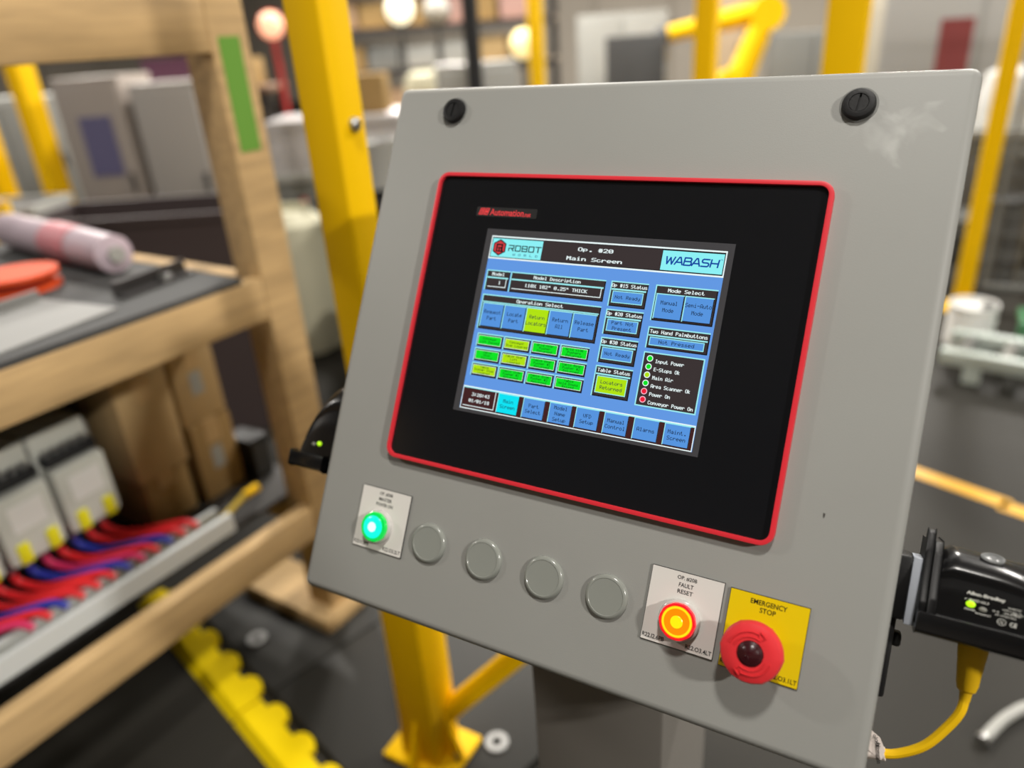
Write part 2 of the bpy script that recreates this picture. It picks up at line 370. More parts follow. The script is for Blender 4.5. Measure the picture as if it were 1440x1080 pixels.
# wide logo lettering built of bars
def bars(w, x, y, wd, ht, t_, segs, c, l=4):
    for a_, b_, c_, d_ in segs: w.r(x+a_*wd, y+b_*ht, x+c_*wd, y+d_*ht, c, l)
tk = .17; hk = .16
Lr = [(0, 0, 1, hk), (1-tk, 0, 1, .6), (0, .45, 1, .6), (0, .45, tk, 1), (.55, .6, .8, .8), (.75, .8, 1, 1)]
Lo = [(.05, 0, .95, hk), (.05, 1-hk, .95, 1), (0, .06, tk, .94), (1-tk, .06, 1, .94)]
Lb = [(0, 0, .92, hk), (0, 1-hk, .95, 1), (0, .42, .95, .58), (0, 0, tk, 1), (1-tk, .05, 1, .45), (1-tk, .55, 1, .95)]
Lt = [(0, 0, 1, hk), (.42, 0, .6, 1)]
for i, L_ in enumerate((Lr, Lo, Lb, Lo, Lt)): bars(w, 57+i*20.2, 23, 17.5, 17, 0, L_, 'black')
for i, q in enumerate('WORLD'): w.t(q, 77+i*17, 49, 6, 'inkb', 5, cw=8)
w.done('logo_tile', 'pale tile with a red hexagon mark and the words ROBOT WORLD')
w = W().r(485, 8, 635, 57, 'tile', 2)
def stroke(w, pts, wd, c, l):
    for (a0, b0), (a1, b1) in zip(pts, pts[1:]):
        d = math.hypot(a1-a0, b1-b0); nx, ny = -(b1-b0)/d*wd/2, (a1-a0)/d*wd/2; ex, ey = (a1-a0)/d*wd*.3, (b1-b0)/d*wd*.3
        w.add([(sx(p_), sy(q_), Z0+l*DZ) for p_, q_ in ((a0+nx-ex, b0+ny-ey), (a0-nx-ex, b0-ny-ey), (a1-nx+ex, b1-ny+ey), (a1+nx+ex, b1+ny+ey))], [(0, 1, 2, 3)], IX[c]); l += .2
def letter(w, u, strokes):
    for st_ in strokes: stroke(w, [(u+a_*19+(1-b_)*2.2, 23+b_*18) for a_, b_ in st_], 3.6, 'navy', 4)
LA = [[(0, 1), (.45, 0), (.62, 0), (1, 1)], [(.25, .68), (.85, .68)]]
letter(w, 495, [[(0, 0), (.22, 1), (.55, .1), (.82, 1), (1.12, 0)]]); letter(w, 518, LA)
letter(w, 540, [[(.02, 0), (.02, 1), (.8, 1), (.95, .86), (.95, .62), (.8, .48), (.02, .48)], [(.02, 0), (.75, 0), (.88, .12), (.88, .36), (.78, .48)]]); letter(w, 560, LA)
letter(w, 582, [[(.95, .02), (.2, .02), (.06, .14), (.06, .36), (.2, .48), (.78, .5), (.94, .62), (.94, .84), (.8, .98), (.02, .98)]]); letter(w, 604, [[(.03, 0), (.03, 1)], [(.95, 0), (.95, 1)], [(.03, .5), (.95, .5)]])
w.t('TM', 629, 22, 3, 'navy', 5, cw=3)
w.done('logo_tile', 'pale tile with the word WABASH in dark blue')
# model fields
def field(u0, v0, u1, v1, head, val, name='value_field', rt=False):
    w = W().raised(u0, v0, u1, v1, 'dark').r(u0+4, v0+19, u1-4, v0+23, 'cy', 3).r(u0+9, v0+23, u1-8, v1-9, 'white', 3).r(u0+9, v0+23, u1-10, v1-11, 'dark', 4)
    w.t(head, (u0+u1)/2, v0+11, 9, 'white', 6, cw=8, bold=True).t(val, (u0+u1)/2+(8 if rt else 0), v0+34, 9, 'white', 6, cw=8.6, bold=True)
    return w.done(name)
field(5, 95, 78, 151, 'Model', '1', rt=True)
field(80, 95, 353, 151, 'Model Description', '110X 102" 0.25" THICK')
# operation keys
W().raised(6, 163, 353, 259, 'dark').t('Operation Select', 180, 174, 9, 'white', 6, cw=8.6, bold=True).r(10, 182, 349, 185, 'cy', 3).done('key_frame')
for i, ls in enumerate((['Request', 'Part'], ['Locate', 'Part'], ['Return', 'Locators'], ['Return', 'All'], ['Release', 'Part'])):
    u0 = 12+i*67.2; on = i == 2
    w = W().r(u0, 186, u0+66.5, 252, 'cy', 4).r(u0+2.5, 188.5, u0+66.5, 252, 'black', 5).r(u0+2.5, 188.5, u0+64.5, 250, 'lime' if on else 'key', 6)
    w.lines(ls, u0+34, 219, 10, 'ink', 17, 8, cw=7.6).done('screen_key')
# green and lime status grid
G = [[('Conveyor', 'Lift Raised'), ('Conveyor', 'Stop Lowered'), ('Grid Rear', 'Pusher', 'Returned'), ('Grid Side', 'Pushers', 'Returned')],
     [('Table', 'Stop', 'Raised'), ('Table Rear', 'Lift', 'Lowered'), ('Table Rear', 'Pusher #1', 'Returned'), ('Table Rear', 'Pusher #2', 'Returned')],
     [('Table', 'Center Stop', 'Lowered'), ('Table Side', 'Pusher #1', 'Returned'), ('Table Side', 'Pusher #2', 'Returned'), ('Table', 'Hold Downs', 'Raised')]]
lime = {(0, 1), (1, 1), (2, 0)}
for r_ in range(3):
    for c_ in range(4):
        u0 = 13+c_*83; v0 = 270.5+r_*40.5
        w = W().raised(u0, v0, u0+80.5, v0+36, 'dark', 0, 3).r(u0+5, v0+6, u0+76, v0+31, 'white', 3).r(u0+6, v0+7, u0+75, v0+30, 'lime' if (r_, c_) in lime else 'green', 4)
        w.lines(G[r_][c_], u0+40.5, v0+18.5, 6.2, 'inkg', 8.0 if len(G[r_][c_]) == 3 else 9, 6, cw=5.5).done('status_tile')
# status column
def status(v0, v1, head, ls, face):
    w = W().raised(367, v0, 465, v1, 'dark').t(head, 416, v0+11, 9, 'white', 6, cw=7.2, bold=True).r(371, v0+19, 461, v0+23, 'cy', 3)
    w.r(375, v0+25, 456, v1-8, 'black', 3).r(375, v0+25, 456, v1-9, 'cy', 4).r(377, v0+27, 454, v1-11, face, 5)
    w.lines(ls, 416, (v0+27+v1-11)/2, 9, 'ink', 14, 7, cw=7.4).done('status_panel')
status(94.5, 159, 'Op #15 Status', ['Not Ready'], 'key'); status(166.5, 231, 'Op #20 Status', ['Part Not', 'Present'], 'key')
status(238.5, 303, 'Op #30 Status', ['Not Ready'], 'key'); status(310.5, 388, 'Table Status', ['Locators', 'Returned'], 'lime')
# mode
W().raised(483, 94, 635, 183, 'dark').t('Mode Select', 559, 106, 9, 'white', 6, cw=8.2, bold=True).done('key_frame')
for u0, ls in ((488, ['Manual', 'Mode']), (559.5, ['Semi-Auto', 'Mode'])):
    W().r(u0, 115, u0+70, 178, 'cy', 4).r(u0+2.5, 117.5, u0+70, 178.5, 'black', 5).r(u0+2.5, 117.5, u0+68, 176, 'key', 6).lines(ls, u0+35, 146, 10, 'ink', 18, 8, cw=7.2).done('screen_key')
w = W().raised(483, 198, 635, 251, 'dark').t('Two Hand Palmbuttons', 559, 209.5, 9, 'white', 6, cw=7.1, bold=True).r(487, 217.5, 631, 221, 'cy', 3)
w.r(491, 223, 626, 245, 'black', 3).r(491, 223, 625, 244, 'cy', 4).r(493, 225, 623, 242, 'key', 5).t('Not Pressed', 558, 233.5, 9, 'ink', 7, cw=8).done('status_panel')
# lamps list
w = W().r(483, 260, 633, 394, 'cy').r(486, 263, 630, 391, 'dark', 1)
for i, (q, c_) in enumerate((('Input Power', 'green'), ('E-Stops Ok', 'green'), ('Main Air', 'lime'), ('Area Scanner Ok', 'green'), ('Power On', 'red'), ('Conveyor Power On', 'red'))):
    v0 = 276+i*20.2
    for rad, cc, l in ((8, 'pinkw' if c_ == 'red' else 'white', 3), (6, c_, 4)):
        w.add([(sx(501+rad*math.cos(a_*math.pi/8)), sy(v0+rad*math.sin(-a_*math.pi/8)), Z0+l*DZ) for a_ in range(16)], [tuple(range(16))], IX[cc])
    w.t(q, 515, v0+5, 9, 'white', 6, cw=6.5, bold=True, align='L')
w.done('indicator_list', 'list of round green, lime and red indicators')
# bottom bar
w = W().r(1, 418, 639, 480, 'white').r(3, 420.5, 637, 477.5, 'maroon', 1).r(3, 420.5, 637, 423, 'cy', 2).r(8, 424, 104, 472, 'white', 2).r(8, 424, 102, 470, 'maroon', 3)
w.t('3:28:43', 58, 439, 9, 'white', 6, cw=8, bold=True).t('01/01/18', 56, 456, 9, 'white', 6, cw=8, bold=True).done('bottom_bar')
for u0, ls, on in ((111.5, ['Main', 'Screen'], 1), (187, ['Part', 'Select'], 0), (263, ['Model', 'Name', 'Setup'], 0), (337, ['VFD', 'Setup'], 0), (413, ['Manual', 'Control'], 0), (490, ['Alarms'], 0), (566, ['Maint.', 'Screen'], 0)):
    W().r(u0, 422, u0+63, 475, 'cy', 3).r(u0+2, 424, u0+63, 475, 'black', 4).r(u0+2, 424, u0+61.5, 473.5, 'aqua' if on else 'key', 5).lines(ls, u0+32, 449, 9.5, 'ink', 15, 7, cw=7.6).done('screen_key')

# ------------------------------------------------------------------ push buttons with legend plates
PLW = mat('white_laminate', (214, 211, 206), rough=.3, spec=.5, noise=.02); PLY = mat('yellow_laminate', (226, 196, 8), rough=.3, spec=.5, noise=.02, nscale=10)
CORE = mat('black_laminate_core', (18, 17, 17), rough=.5)
CHROME = mat('satin_bezel', (196, 198, 196), rough=.18, metal=.75)
CLEAR = mat('clear_bezel', (190, 188, 184), rough=.12, spec=.6)
def plate(t, hx, hy, m, rows, bl, br):
    o = MB().box(-hx, hx, -hy, hy, 0, .0012, 1).box(-hx+.0004, hx-.0004, -hy+.0004, hy-.0004, .0012, .0016, 0).build('legend_plate', [m, CORE], t, smooth=False)
    for q, y, w_, h_ in rows: MB().text(q, 0, y, .00166, w=w_, h=h_).build('lettering', INK, o, smooth=False)
    for q, x, al, w_ in ((bl, -hx+.0012, 'L', .0172), (br, hx-.0012, 'R', .0196)):
        MB().text(q, x, -hy+.0024, .00166, w=w_, h=.0034, align=al).build('lettering', INK, o, smooth=False)
    return o
def bezel(t, r, h, m):
    pr = [(r, 0), (r, h*.55), (r*.96, h*.85), (r*.88, h), (r*.82, h), (r*.80, h*.7)]
    o = MB().lathe(pr, 40, cap=False).build('bezel_ring', m, t)
    return o
# green master power lamp
HX, HY = .0279, .0288
t = empty('illuminated_push_button', pm(-.1668, -.1968), 'lit green push button on a white plate lettered MASTER POWER ON', 'push button', 'lit push buttons on the console')
plate(t, HX, HY, PLW, [('OP. #20B', .0226, .0150, .0032), ('MASTER', .0174, .0145, .0032), ('POWER ON', .0124, .0188, .0032)], 'R22.I1.2PB', 'R22.O3.2LT')
GO = (-.0021, -.0062, .0016)
bz = bezel(t, .0156, .0050, CLEAR); bz.location = GO
GL = mat('green_lens', (10, 150, 60), rough=.15, spec=.6, emit=(0, 205, 70), estr=.8)
ln = MB().lathe([(.0136, .001), (.0137, .0072), (.0134, .0084), (.0122, .0090)], 40, wob=lambda a_: 1+.01*math.cos(30*a_)).build('lens', GL, t); ln.location = GO
df = MB().lathe([(.0106, .0089), (.0100, .0095), (.0076, .0101), (.0048, .0104)], 36).build('lens_face', mat('green_lamp_face', (10, 30, 28), rough=.25, emit=(10, 250, 222), estr=1.1), t); df.location = GO
MB().lathe([(.0047, .0103), (.0040, .0107), (.0020, .0109), (.0002, .0109)], 28).build('glow_core', mat('green_glow_core', (40, 40, 40), rough=.25, emit=(226, 255, 248), estr=1.15), t).location = GO  # white core over cyan face: overexposed hot spot put into emission colours
# red-orange fault reset
t = empty('illuminated_push_button', pm(.1189, -.1986), 'lit red and orange push button on a white plate lettered FAULT RESET', 'push button', 'lit push buttons on the console')
plate(t, HX, HY, PLW, [('OP. #20B', .0226, .0150, .0032), ('FAULT', .0174, .0112, .0032), ('RESET', .0124, .0118, .0032)], 'R22.I2.6PB', 'R22.O3.4LT')
FO = (-.0004, -.0069, .0016)
bz = bezel(t, .0158, .0055, CLEAR); bz.location = FO
RL = mat('red_lens', (190, 14, 26), rough=.15, spec=.6, emit=(245, 10, 30), estr=.8)
ln = MB().lathe([(.0136, .002), (.0137, .0085), (.0134, .0098), (.0122, .0103), (.0116, .0096)], 40, cap=False, wob=lambda a_: 1+.012*math.cos(30*a_)).build('lens', RL, t); ln.location = FO
MB().lathe([(.0114, .0094), (.0111, .0104), (.0100, .0104), (.0097, .0094)], 40, cap=False).build('lens_ring', mat('yellow_lamp_ring', (40, 34, 4), rough=.25, emit=(255, 222, 20), estr=1.1), t).location = FO
MB().lathe([(.0098, .0094), (.0096, .0098), (.0050, .0100)], 40).build('lens_face', mat('orange_lamp_face', (40, 18, 2), rough=.25, emit=(255, 138, 0), estr=1.1), t).location = FO
MB().lathe([(.0048, .0099), (.0042, .0104), (.0002, .0105)], 28).build('glow_core', mat('yellow_glow_core', (40, 36, 4), rough=.25, emit=(255, 230, 10), estr=1.1), t).location = FO  # yellow core, orange face and red rim step out the lamp's glow by colour
# emergency stop
t = empty('emergency_stop_button', pm(.1790, -.2002), 'red mushroom emergency stop button on a yellow plate lettered EMERGENCY STOP', 'emergency stop')
plate(t, HX, HY, PLY, [('EMERGENCY', .0216, .0254, .0037), ('STOP', .0164, .0112, .0037)], 'R22.I2.7PB', 'R22.O3.1LT')
EO = (-.0042, -.0080, .0016)
b_ = bezel(t, .0156, .0055, mat('olive_bezel', (148, 138, 78), rough=.18, spec=.6)); b_.location = EO
ERED = mat('estop_red', (216, 48, 54), rough=.42, spec=.4)
MB().lathe([(.0115, 0), (.0115, .0165)], 28).build('stem', mat('estop_stem', (150, 30, 34), rough=.5), t).location = EO
hd = MB().lathe([(.0170, .0135), (.0208, .0145), (.0215, .0165), (.0213, .0205), (.0200, .0232), (.0160, .0248), (.0120, .0253), (.0090, .0253), (.0089, .0244), (.0002, .0244)], 60, wob=lambda a_: 1+.022*max(0, math.cos(6*a_))**14).build('mushroom_head', ERED, t)
hd.location = EO
dm = MB().lathe([(.0088, .0244), (.0086, .0258), (.0066, .0268), (.0064, .0265), (.0052, .0272), (.0050, .0269), (.0038, .0275), (.0036, .0272), (.0024, .0277), (.0022, .0274), (.0010, .0277), (.0002, .0277)], 40, cap=False).build('centre_lens', mat('dark_red_lens', (56, 16, 22), rough=.25, spec=.6), hd); dm['label'] = 'dark red ribbed centre lens'
def arc(r0, r1, a0, a1, z, n=18):
    P = [(r1*math.cos(math.radians(a0+(a1-a0)*i/n)), r1*math.sin(math.radians(a0+(a1-a0)*i/n))) for i in range(n+1)]
    Q = [(r0*math.cos(math.radians(a1-(a1-a0)*i/n)), r0*math.sin(math.radians(a1-(a1-a0)*i/n))) for i in range(n+1)]
    return P+Q
for rot in (0, 180):
    A = Matrix.Rotation(math.radians(rot), 4, 'Z')
    k = MB()
    k.prism(arc(.0146, .0151, 75, 165, 0), .0245, .0257, 0, A); k.prism(arc(.0112, .0117, 62, 165, 0), .0249, .0259, 0, A)
    k.prism([(.0036, .0148), (.0041, .0150), (.0046, .0126), (.0041, .0126)], .0247, .0258, 0, A)
    k.prism([(.0052, .0102), (.0056, .0105), (.0088, .0128), (.0084, .0131)], .0247, .0258, 0, A)
    k.prism([(.0050, .0166), (.0090, .0132), (.0082, .0126), (.0046, .0158)], .0243, .0257, 0, A)
    k.build('turn_arrow', ERED, hd)
# blanked holes
t0 = None
for i, (x, lab) in enumerate(((-.1122, 'round grey hole plug next to the green push button'), (-.0550, 'round grey hole plug, second along from the green button'), (.0032, 'round grey hole plug, third along from the green button'), (.0588, 'round grey hole plug next to the fault reset plate'))):
    M = pm(x, -.2046)
    if t0 is None:
        t0 = empty('hole_plug', M, lab, 'hole plug', 'hole plugs in a row on the console door')
        PG = mat('plug_grey_plastic', (134, 137, 131), rough=.2, spec=.5)
        MB().lathe([(.0178, 0), (.0178, .0012), (.0172, .0026), (.0158, .0036), (.0146, .0037), (.0142, .0033)], 48, cap=False).build('rim', PG, t0)
        MB().lathe([(.0144, .0020), (.0143, .0034), (.0100, .0033), (.0002, .0033)], 48, cap=False).build('cap', PG, t0)
    else: dup(t0, M, lab)
# latches
t0 = None
for x, y, lab in ((-.1752, .1982, 'black slotted quarter-turn latch above the sticker end of the touch screen'), (.1804, .1968, 'black slotted quarter-turn latch beside the pale smudges on the door')):
    M = pm(x, y) @ Matrix.Rotation(math.radians(-6), 4, 'Z')
    if t0 is None:
        t0 = empty('quarter_turn_latch', M, lab, 'latch', 'latches of the console door')
        MB().lathe([(.0118, 0), (.0118, .0022), (.0108, .0046), (.0085, .0050), (.0070, .0050), (.0068, .0038)], 36, cap=False).build('collar', BLACKP, t0)
        k = MB()
        for s_ in (-1, 1):
            P = [(s_*.0007, -.0066), (s_*.0007, .0066)]+[(s_*.0066*math.cos(math.radians(a_)), .0066*math.sin(math.radians(a_))) for a_ in range(80, -81, -10)]
            if s_ > 0: P = P[::-1]
            k.prism(P, .002, .0046)
        k.build('slotted_head', BLACKP, t0)
        MB().lathe([(.0068, .0015), (.0068, .0030)], 24).build('slot', mat('slot_black', (8, 8, 8), rough=.7), t0)
        MB().lathe([(.0135, 0), (.0135, .0004)], 36).build('washer', GREYP, t0)
    else: dup(t0, M, lab)

# ------------------------------------------------------------------ palm buttons on both flanks
def palm(side, label, XE=.3780):
    t = empty('palm_button', PM, label, 'palm button', 'palm buttons on the console flanks')
    def fin(k, name, m, par=t, **kw):
        if side < 0: k.v = [(-a_+.0108, b_, c_) for a_, b_, c_ in k.v]; k.f = [tuple(reversed(q)) for q in k.f]
        return k.build(name, m, par, **kw)
    E0 = .2488
    # bracket on the enclosure flank
    k = MB().box(E0, .2655, -.168, -.122, -.075, -.030).box(E0, .2612, -.226, -.160, -.066, -.036).box(.2605, .2668, -.190, -.180, -.062, -.046)
    fin(k, 'mounting_bracket', BLACKP, bevel=.0022)
    fin(MB().box(.2655, .2716, -.1705, -.1225, -.072, -.034), 'spacer_block', mat('white_nylon', (190, 196, 206), rough=.5), bevel=.0006)
    # guard tray and end plates
    k = MB(); P = [(-.012, -.1555), (-.012, -.1690), (-.016, -.1712), (-.088, -.1712), (-.088, -.1640), (-.030, -.1640), (-.022, -.1555)]
    n_ = len(P); k.add([(.2716, y, z) for z, y in P]+[(XE, y, z) for z, y in P], [tuple(range(n_)), tuple(range(2*n_-1, n_-1, -1))]+[(i, (i+1) % n_, n_+(i+1) % n_, n_+i) for i in range(n_)])
    fin(k, 'guard_tray', BLACKG, bevel=.0012)
    for x0, x1, horn in ((.2716, .2768, 1), (.2769, .2824, 0), (XE-.0055, XE, 1)) if side > 0 else ():
        P = [(-.018, -.165), (-.018, -.150), (-.026, -.138), (-.030, -.115), (-.034, -.1030), (-.040, -.1005), (-.046, -.1030), (-.048, -.109), (-.088, -.110), (-.088, -.165)] if horn else [(-.014, -.165), (-.014, -.146), (-.020, -.138), (-.026, -.116), (-.036, -.1085), (-.088, -.1085), (-.088, -.165)]
        n_ = len(P); k = MB()
        k.add([(x0, y, z) for z, y in P]+[(x1, y, z) for z, y in P], [tuple(range(n_)), tuple(range(2*n_-1, n_-1, -1))]+[(i, (i+1) % n_, n_+(i+1) % n_, n_+i) for i in range(n_)])
        fin(k, 'guard_end', BLACKP, bevel=.0012)
    # domed sensor body
    k = MB(); NX = 22; prof_n = 20; vs = []
    for i in range(NX+1):
        u = i/NX; x = .2815+u*.0885 if side > 0 else .2695+u*(XE-.004-.2695)
        hgt = .0480*(1-.10*u-.40*max(0, u-.35)**2*2.2)*(1-.12*max(0, .08-u)/.08)
        if side < 0: hgt = .0820*math.sqrt(max(.02, 1-max(0, u-.1)**2/.90))
        y0 = -.1600
        for j in range(prof_n+1):
            v = j/prof_n
            if v < .3: z = -.0200-.0040*v/.3; y = y0+hgt*.62*v/.3
            else:
                a_ = (v-.3)/.7*math.pi*.5*1.25
                z = -.0240-.028*(1-math.cos(min(a_, math.pi/2)))-max(0, a_-math.pi/2)*.05; y = y0+hgt*(.62+.42*math.sin(min(a_, math.pi/2)))
            if v >= .3 and v < .36: z -= .0014
            vs.append((x, y, z))
    m_ = prof_n+1
    fs = [(i*m_+j, (i+1)*m_+j, (i+1)*m_+j+1, i*m_+j+1) for i in range(NX) for j in range(prof_n)]
    fs += [tuple(range(m_))]+[tuple(range((NX+1)*m_-1, NX*m_-1, -1))]
    fs += [tuple([i*m_ for i in range(NX, -1, -1)]+[0+prof_n]+[i*m_+prof_n for i in range(1, NX+1)])] if False else []
    k.add(vs, fs)
    body = fin(k, 'sensor_body', BLACKG, angle=60)
    fin(MB().box(.283 if side > 0 else .272, .283+.0855 if side > 0 else XE-.006, -.1605, -.1130, -.086, -.052), 'rear_housing', BLACKG, bevel=.006)
    fin(MB().lathe([(.0062, 0), (.0062, .0016), (.0050, .0022), (.0034, .0012), (.0002, .0012)], 24, M=Matrix.Translation((.3125, -.1128, -.0400) if side > 0 else (.2850, -.0850, -.0480)) @ Matrix.Rotation(math.radians(-52), 4, 'X') @ Matrix.Diagonal((1.2, .8, 1, 1))), 'hand_emblem', mat('emblem_grey', (120, 122, 122), rough=.2, spec=.6))
    # status lamps and print on the front
    Z = -.0200
    def tilt(v): return Z-.0040*v+.00035
    lx = 0 if side > 0 else -.0145
    k = MB().ball((.3021+lx, -.1440, -.0209), .0023, 14, sc=(1.25, 1, .5)); fin(k, 'power_lamp', mat('lime_lamp', (150, 210, 20), rough=.3, emit=(178, 236, 20), estr=1.0))
    k = MB().ball((.3093+lx, -.1457, -.0208), .0020, 14, sc=(1.25, .9, .5)); fin(k, 'run_lamp', mat('dull_lamp', (120, 120, 112), rough=.4))
    if side > 0:
        Q = Matrix.Translation((0, 0, -.0196)) @ Matrix.Rotation(0, 4, 'X')
        G_ = mat('grey_print', (205, 205, 198), rough=.6, spec=.2)
        k = MB()
        ty = lambda y: -.0200-.0040*((y+.16)/.03)+.0004
        for q, x, y, w_, h_, al in (('Allen-Bradley', .2988, -.1385, .0222, .0029, 'L'), ('800Z-GL3', .3008, -.1418, .0115, .0014, 'L'), ('CAT', .2982, -.1415, .0018, .0008, 'L'), ('POWER', .2990, -.1482, .0062, .0012, 'L'), ('RUN/FAULT', .3055, -.1494, .0090, .0011, 'L'),
                                 ('SER', .3148, -.1452, .0017, .0009, 'L'), ('A', .3172, -.1455, .0014, .0014, 'L'), ('20-30V DC', .3232, -.1412, .0075, .0010, 'L'), ('TYPE 4, 4X, 13', .3200, -.1432, .0105, .0010, 'L'), ('150mA MAX', .3212, -.1452, .0095, .0010, 'L'), ('300V 2A', .3255, -.1442, .0065, .0009, 'L'), ('INTL. PATENT PEND.', .3165, -.1472, .0120, .0009, 'L'), ('CE', .3252, -.1522, .0040, .0028, 'L'), ('UL', .3196, -.1515, .0022, .0016, 'L')):
            k.text(q, x, y, ty(y)+.0002, w=w_, h=h_, align=al)
            if q == 'Allen-Bradley': k.text(q, x+.0002, y, ty(y)+.00025, w=w_, h=h_, align=al)
        for r_, yy in ((.0021, -.1507),):
            P_ = arc(r_*.86, r_, 0, 350, 0); k.add([(.3207+x*1.25, yy+y, ty(yy)+.0002) for x, y in P_], [tuple(range(len(P_)))])
        k.build('lettering', G_, body, smooth=False)
    return t
palm(1, 'black palm button unit with a yellow cord plugged in underneath it')
palm(-1, 'black palm button unit on the console flank towards the wooden stand', .3155)

# yellow cord of the palm button
t = empty('extension_cable', PM @ Matrix.Translation((.3110, -.172, -.05)), 'yellow cable with a moulded plug, running from the palm button under the console', 'cable')
YC = mat('yellow_rubber', (232, 186, 6), rough=.5, spec=.35)
q = MB().lathe([(.0070, .0007), (.0090, .0005), (.0092, 0), (.0094, -.006), (.0088, -.012), (.0086, -.0125), (.0080, -.020), (.0078, -.0205), (.0070, -.030), (.0058, -.0345), (.0040, -.0360), (.0034, -.042)], 26, M=Matrix.Rotation(math.radians(-90), 4, 'X')).build('plug', YC, t)
MB().tube([(0, -.036, 0), (-.0012, -.0500, 0), (-.0080, -.0648, -.001), (-.0190, -.0813, -.002), (-.0335, -.0925, -.003), (-.0440, -.0965, -.003), (-.0560, -.1000, -.006), (-.070, -.118, -.018), (-.12, -.134, -.06)], .0033, 10).build('cable', YC, t)
# wrapped paper label: a sleeve and a flag
k = MB().cyl((-.0420, -.0962, -.003), (-.0545, -.0993, -.0045), .0047, n=16)
k.add([(-.0425, -.0925, .0017), (-.0470, -.0850, .0013), (-.0540, -.0815, .0008), (-.0560, -.0950, .0006), (-.0440, -.1000, .0014), (-.0425, -.0925, .0010), (-.0470, -.0850, .0006), (-.0540, -.0815, .0001), (-.0560, -.0950, -.0001), (-.0440, -.1000, .0007)],
      [(0, 1, 2, 3, 4), (9, 8, 7, 6, 5), (0, 5, 6, 1), (1, 6, 7, 2), (2, 7, 8, 3), (3, 8, 9, 4), (4, 9, 5, 0)])
tg = k.build('cable_label', mat('label_paper', (226, 214, 206), rough=.6), t)
k = MB().text('Automation', 0, 0, 0, w=.015, h=.0034, M=Matrix.Translation((-.0482, -.0955, .0024)) @ Matrix.Rotation(math.radians(-78), 4, 'Z'))
k.text('ology', 0, 0, 0, w=.0090, h=.0036, M=Matrix.Translation((-.0505, -.0885, .0024)) @ Matrix.Rotation(math.radians(-58), 4, 'Z'))
k.build('lettering', INK, tg, smooth=False)

# ------------------------------------------------------------------ wooden stand
ws = empty('wooden_stand', at(-1.04, .535, 0, -4), 'open stand built of pale pine lumber with rails at three heights', 'stand')
post = MB().box(-.09, 0, .050, .142, .055, 1.78).build('post', PINE, ws, bevel=.003); post['label'] = 'pine post with green tape on its side'
MB().box(-.32, .03, .0, .150, .0155, .055).build('foot_board', PINE, ws, bevel=.003)
tp = MB().box(0.0, .0012, .066, .118, 1.270, 1.490).build('green_tape', mat('green_tape', (104, 152, 62), rough=.7, spec=.2), post)
MB().box(-.09, 0, -1.90, -1.76, 0, 1.78).build('post', PINE, ws, bevel=.003)
MB().box(-1.0, -.91, 0, .135, 0, 1.004).build('post', PINE, ws, bevel=.003)
MB().box(-1.0, -.91, -1.90, -1.76, 0, 1.004).build('post', PINE, ws, bevel=.003)
for z0, z1 in ((.300, .392), (.908, 1.004), (1.462, 1.56)):
    MB().box(-.04, 0, -1.758, .049, z0, z1).build('rail', PINE, ws, bevel=.003)
for z0, z1 in ((.300, .392), (.908, .99)):
    MB().box(-1.0, -.96, -1.758, -.001, z0, z1).build('rail', PINE, ws, bevel=.003)
MB().box(-.908, -.092, .06, .10, .908, .995).build('cross_rail', PINE, ws, bevel=.003)
MB().box(-.908, -.092, .06, .10, .300, .385).build('cross_rail', PINE, ws, bevel=.003)
sh = MB().box(-1.0, -.002, -1.75, -.002, 1.005, 1.018).build('shelf_board', mat('grey_shelf_sheet', (72, 72, 72), rough=.7, spec=.2, noise=.1, nscale=6), ws)
MB().box(-.955, -.092, -1.75, .142, .393, .405).build('lower_board', mat('dark_board', (52, 50, 48), rough=.7, noise=.1), ws)
WM = ws.matrix_world
def wl(x, y, z, rz=0): return WM @ Matrix.Translation((x, y, z)) @ Matrix.Rotation(math.radians(rz), 4, 'Z')
# on the shelf
FILM = mat('clear_pink_film', (186, 170, 180), rough=.35, spec=.4, noise=.15, nscale=9)
t = empty('film_roll', wl(-.31, -.09, 1.0186, 85), 'long roll wrapped in pale pink plastic film lying on the stand shelf', 'roll')
RX = Matrix.Translation((0, 0, .0485)) @ Matrix.Rotation(math.radians(-90), 4, 'X')
MB().lathe([(.020, 0), (.043, .006), (.045, .12), (.047, .25), (.0455, .40), (.047, .55), (.043, .60), (.020, .605)], 20, M=RX).build('film_wrap', FILM, t)
MB().lathe([(.018, -.012), (.018, .617)], 14, M=RX).build('core_tube', LGREY, t)
MB().lathe([(.0475, .16), (.0480, .30)], 20, cap=False, M=RX).build('paper_band', mat('red_band', (196, 128, 136), rough=.5), t)
ORG = mat('orange_plastic', (214, 78, 34), rough=.6, spec=.2)
t = empty('spool', wl(-.44, -.25, 1.0186, 0), 'orange plastic spool lying beside the film roll', 'spool')
MB().lathe([(.085, 0), (.085, .010), (.045, .012), (.045, .026), (.085, .028), (.085, .038)], 28).build('flange', ORG, t); MB().lathe([(.065, .013), (.065, .025)], 24).build('winding', mat('red_string', (150, 40, 34), rough=.8), t)
t = empty('metal_sheet', wl(-.17, -.40, 1.0186, 8), 'bright bent metal sheet on the shelf edge of the wooden stand', 'metal sheet')
MB().box(-.12, .12, -.14, .14, 0, .004).build('plate', mat('bright_sheet', (140, 140, 138), rough=.6, spec=.2), t); MB().box(-.12, -.112, -.14, .14, .004, .022).build('flange', MATS['bright_sheet'], t)
t = empty('angle_bar', wl(-.15, -.10, 1.0186, 8), 'thin grey steel angle bar on the shelf of the wooden stand', 'bar')
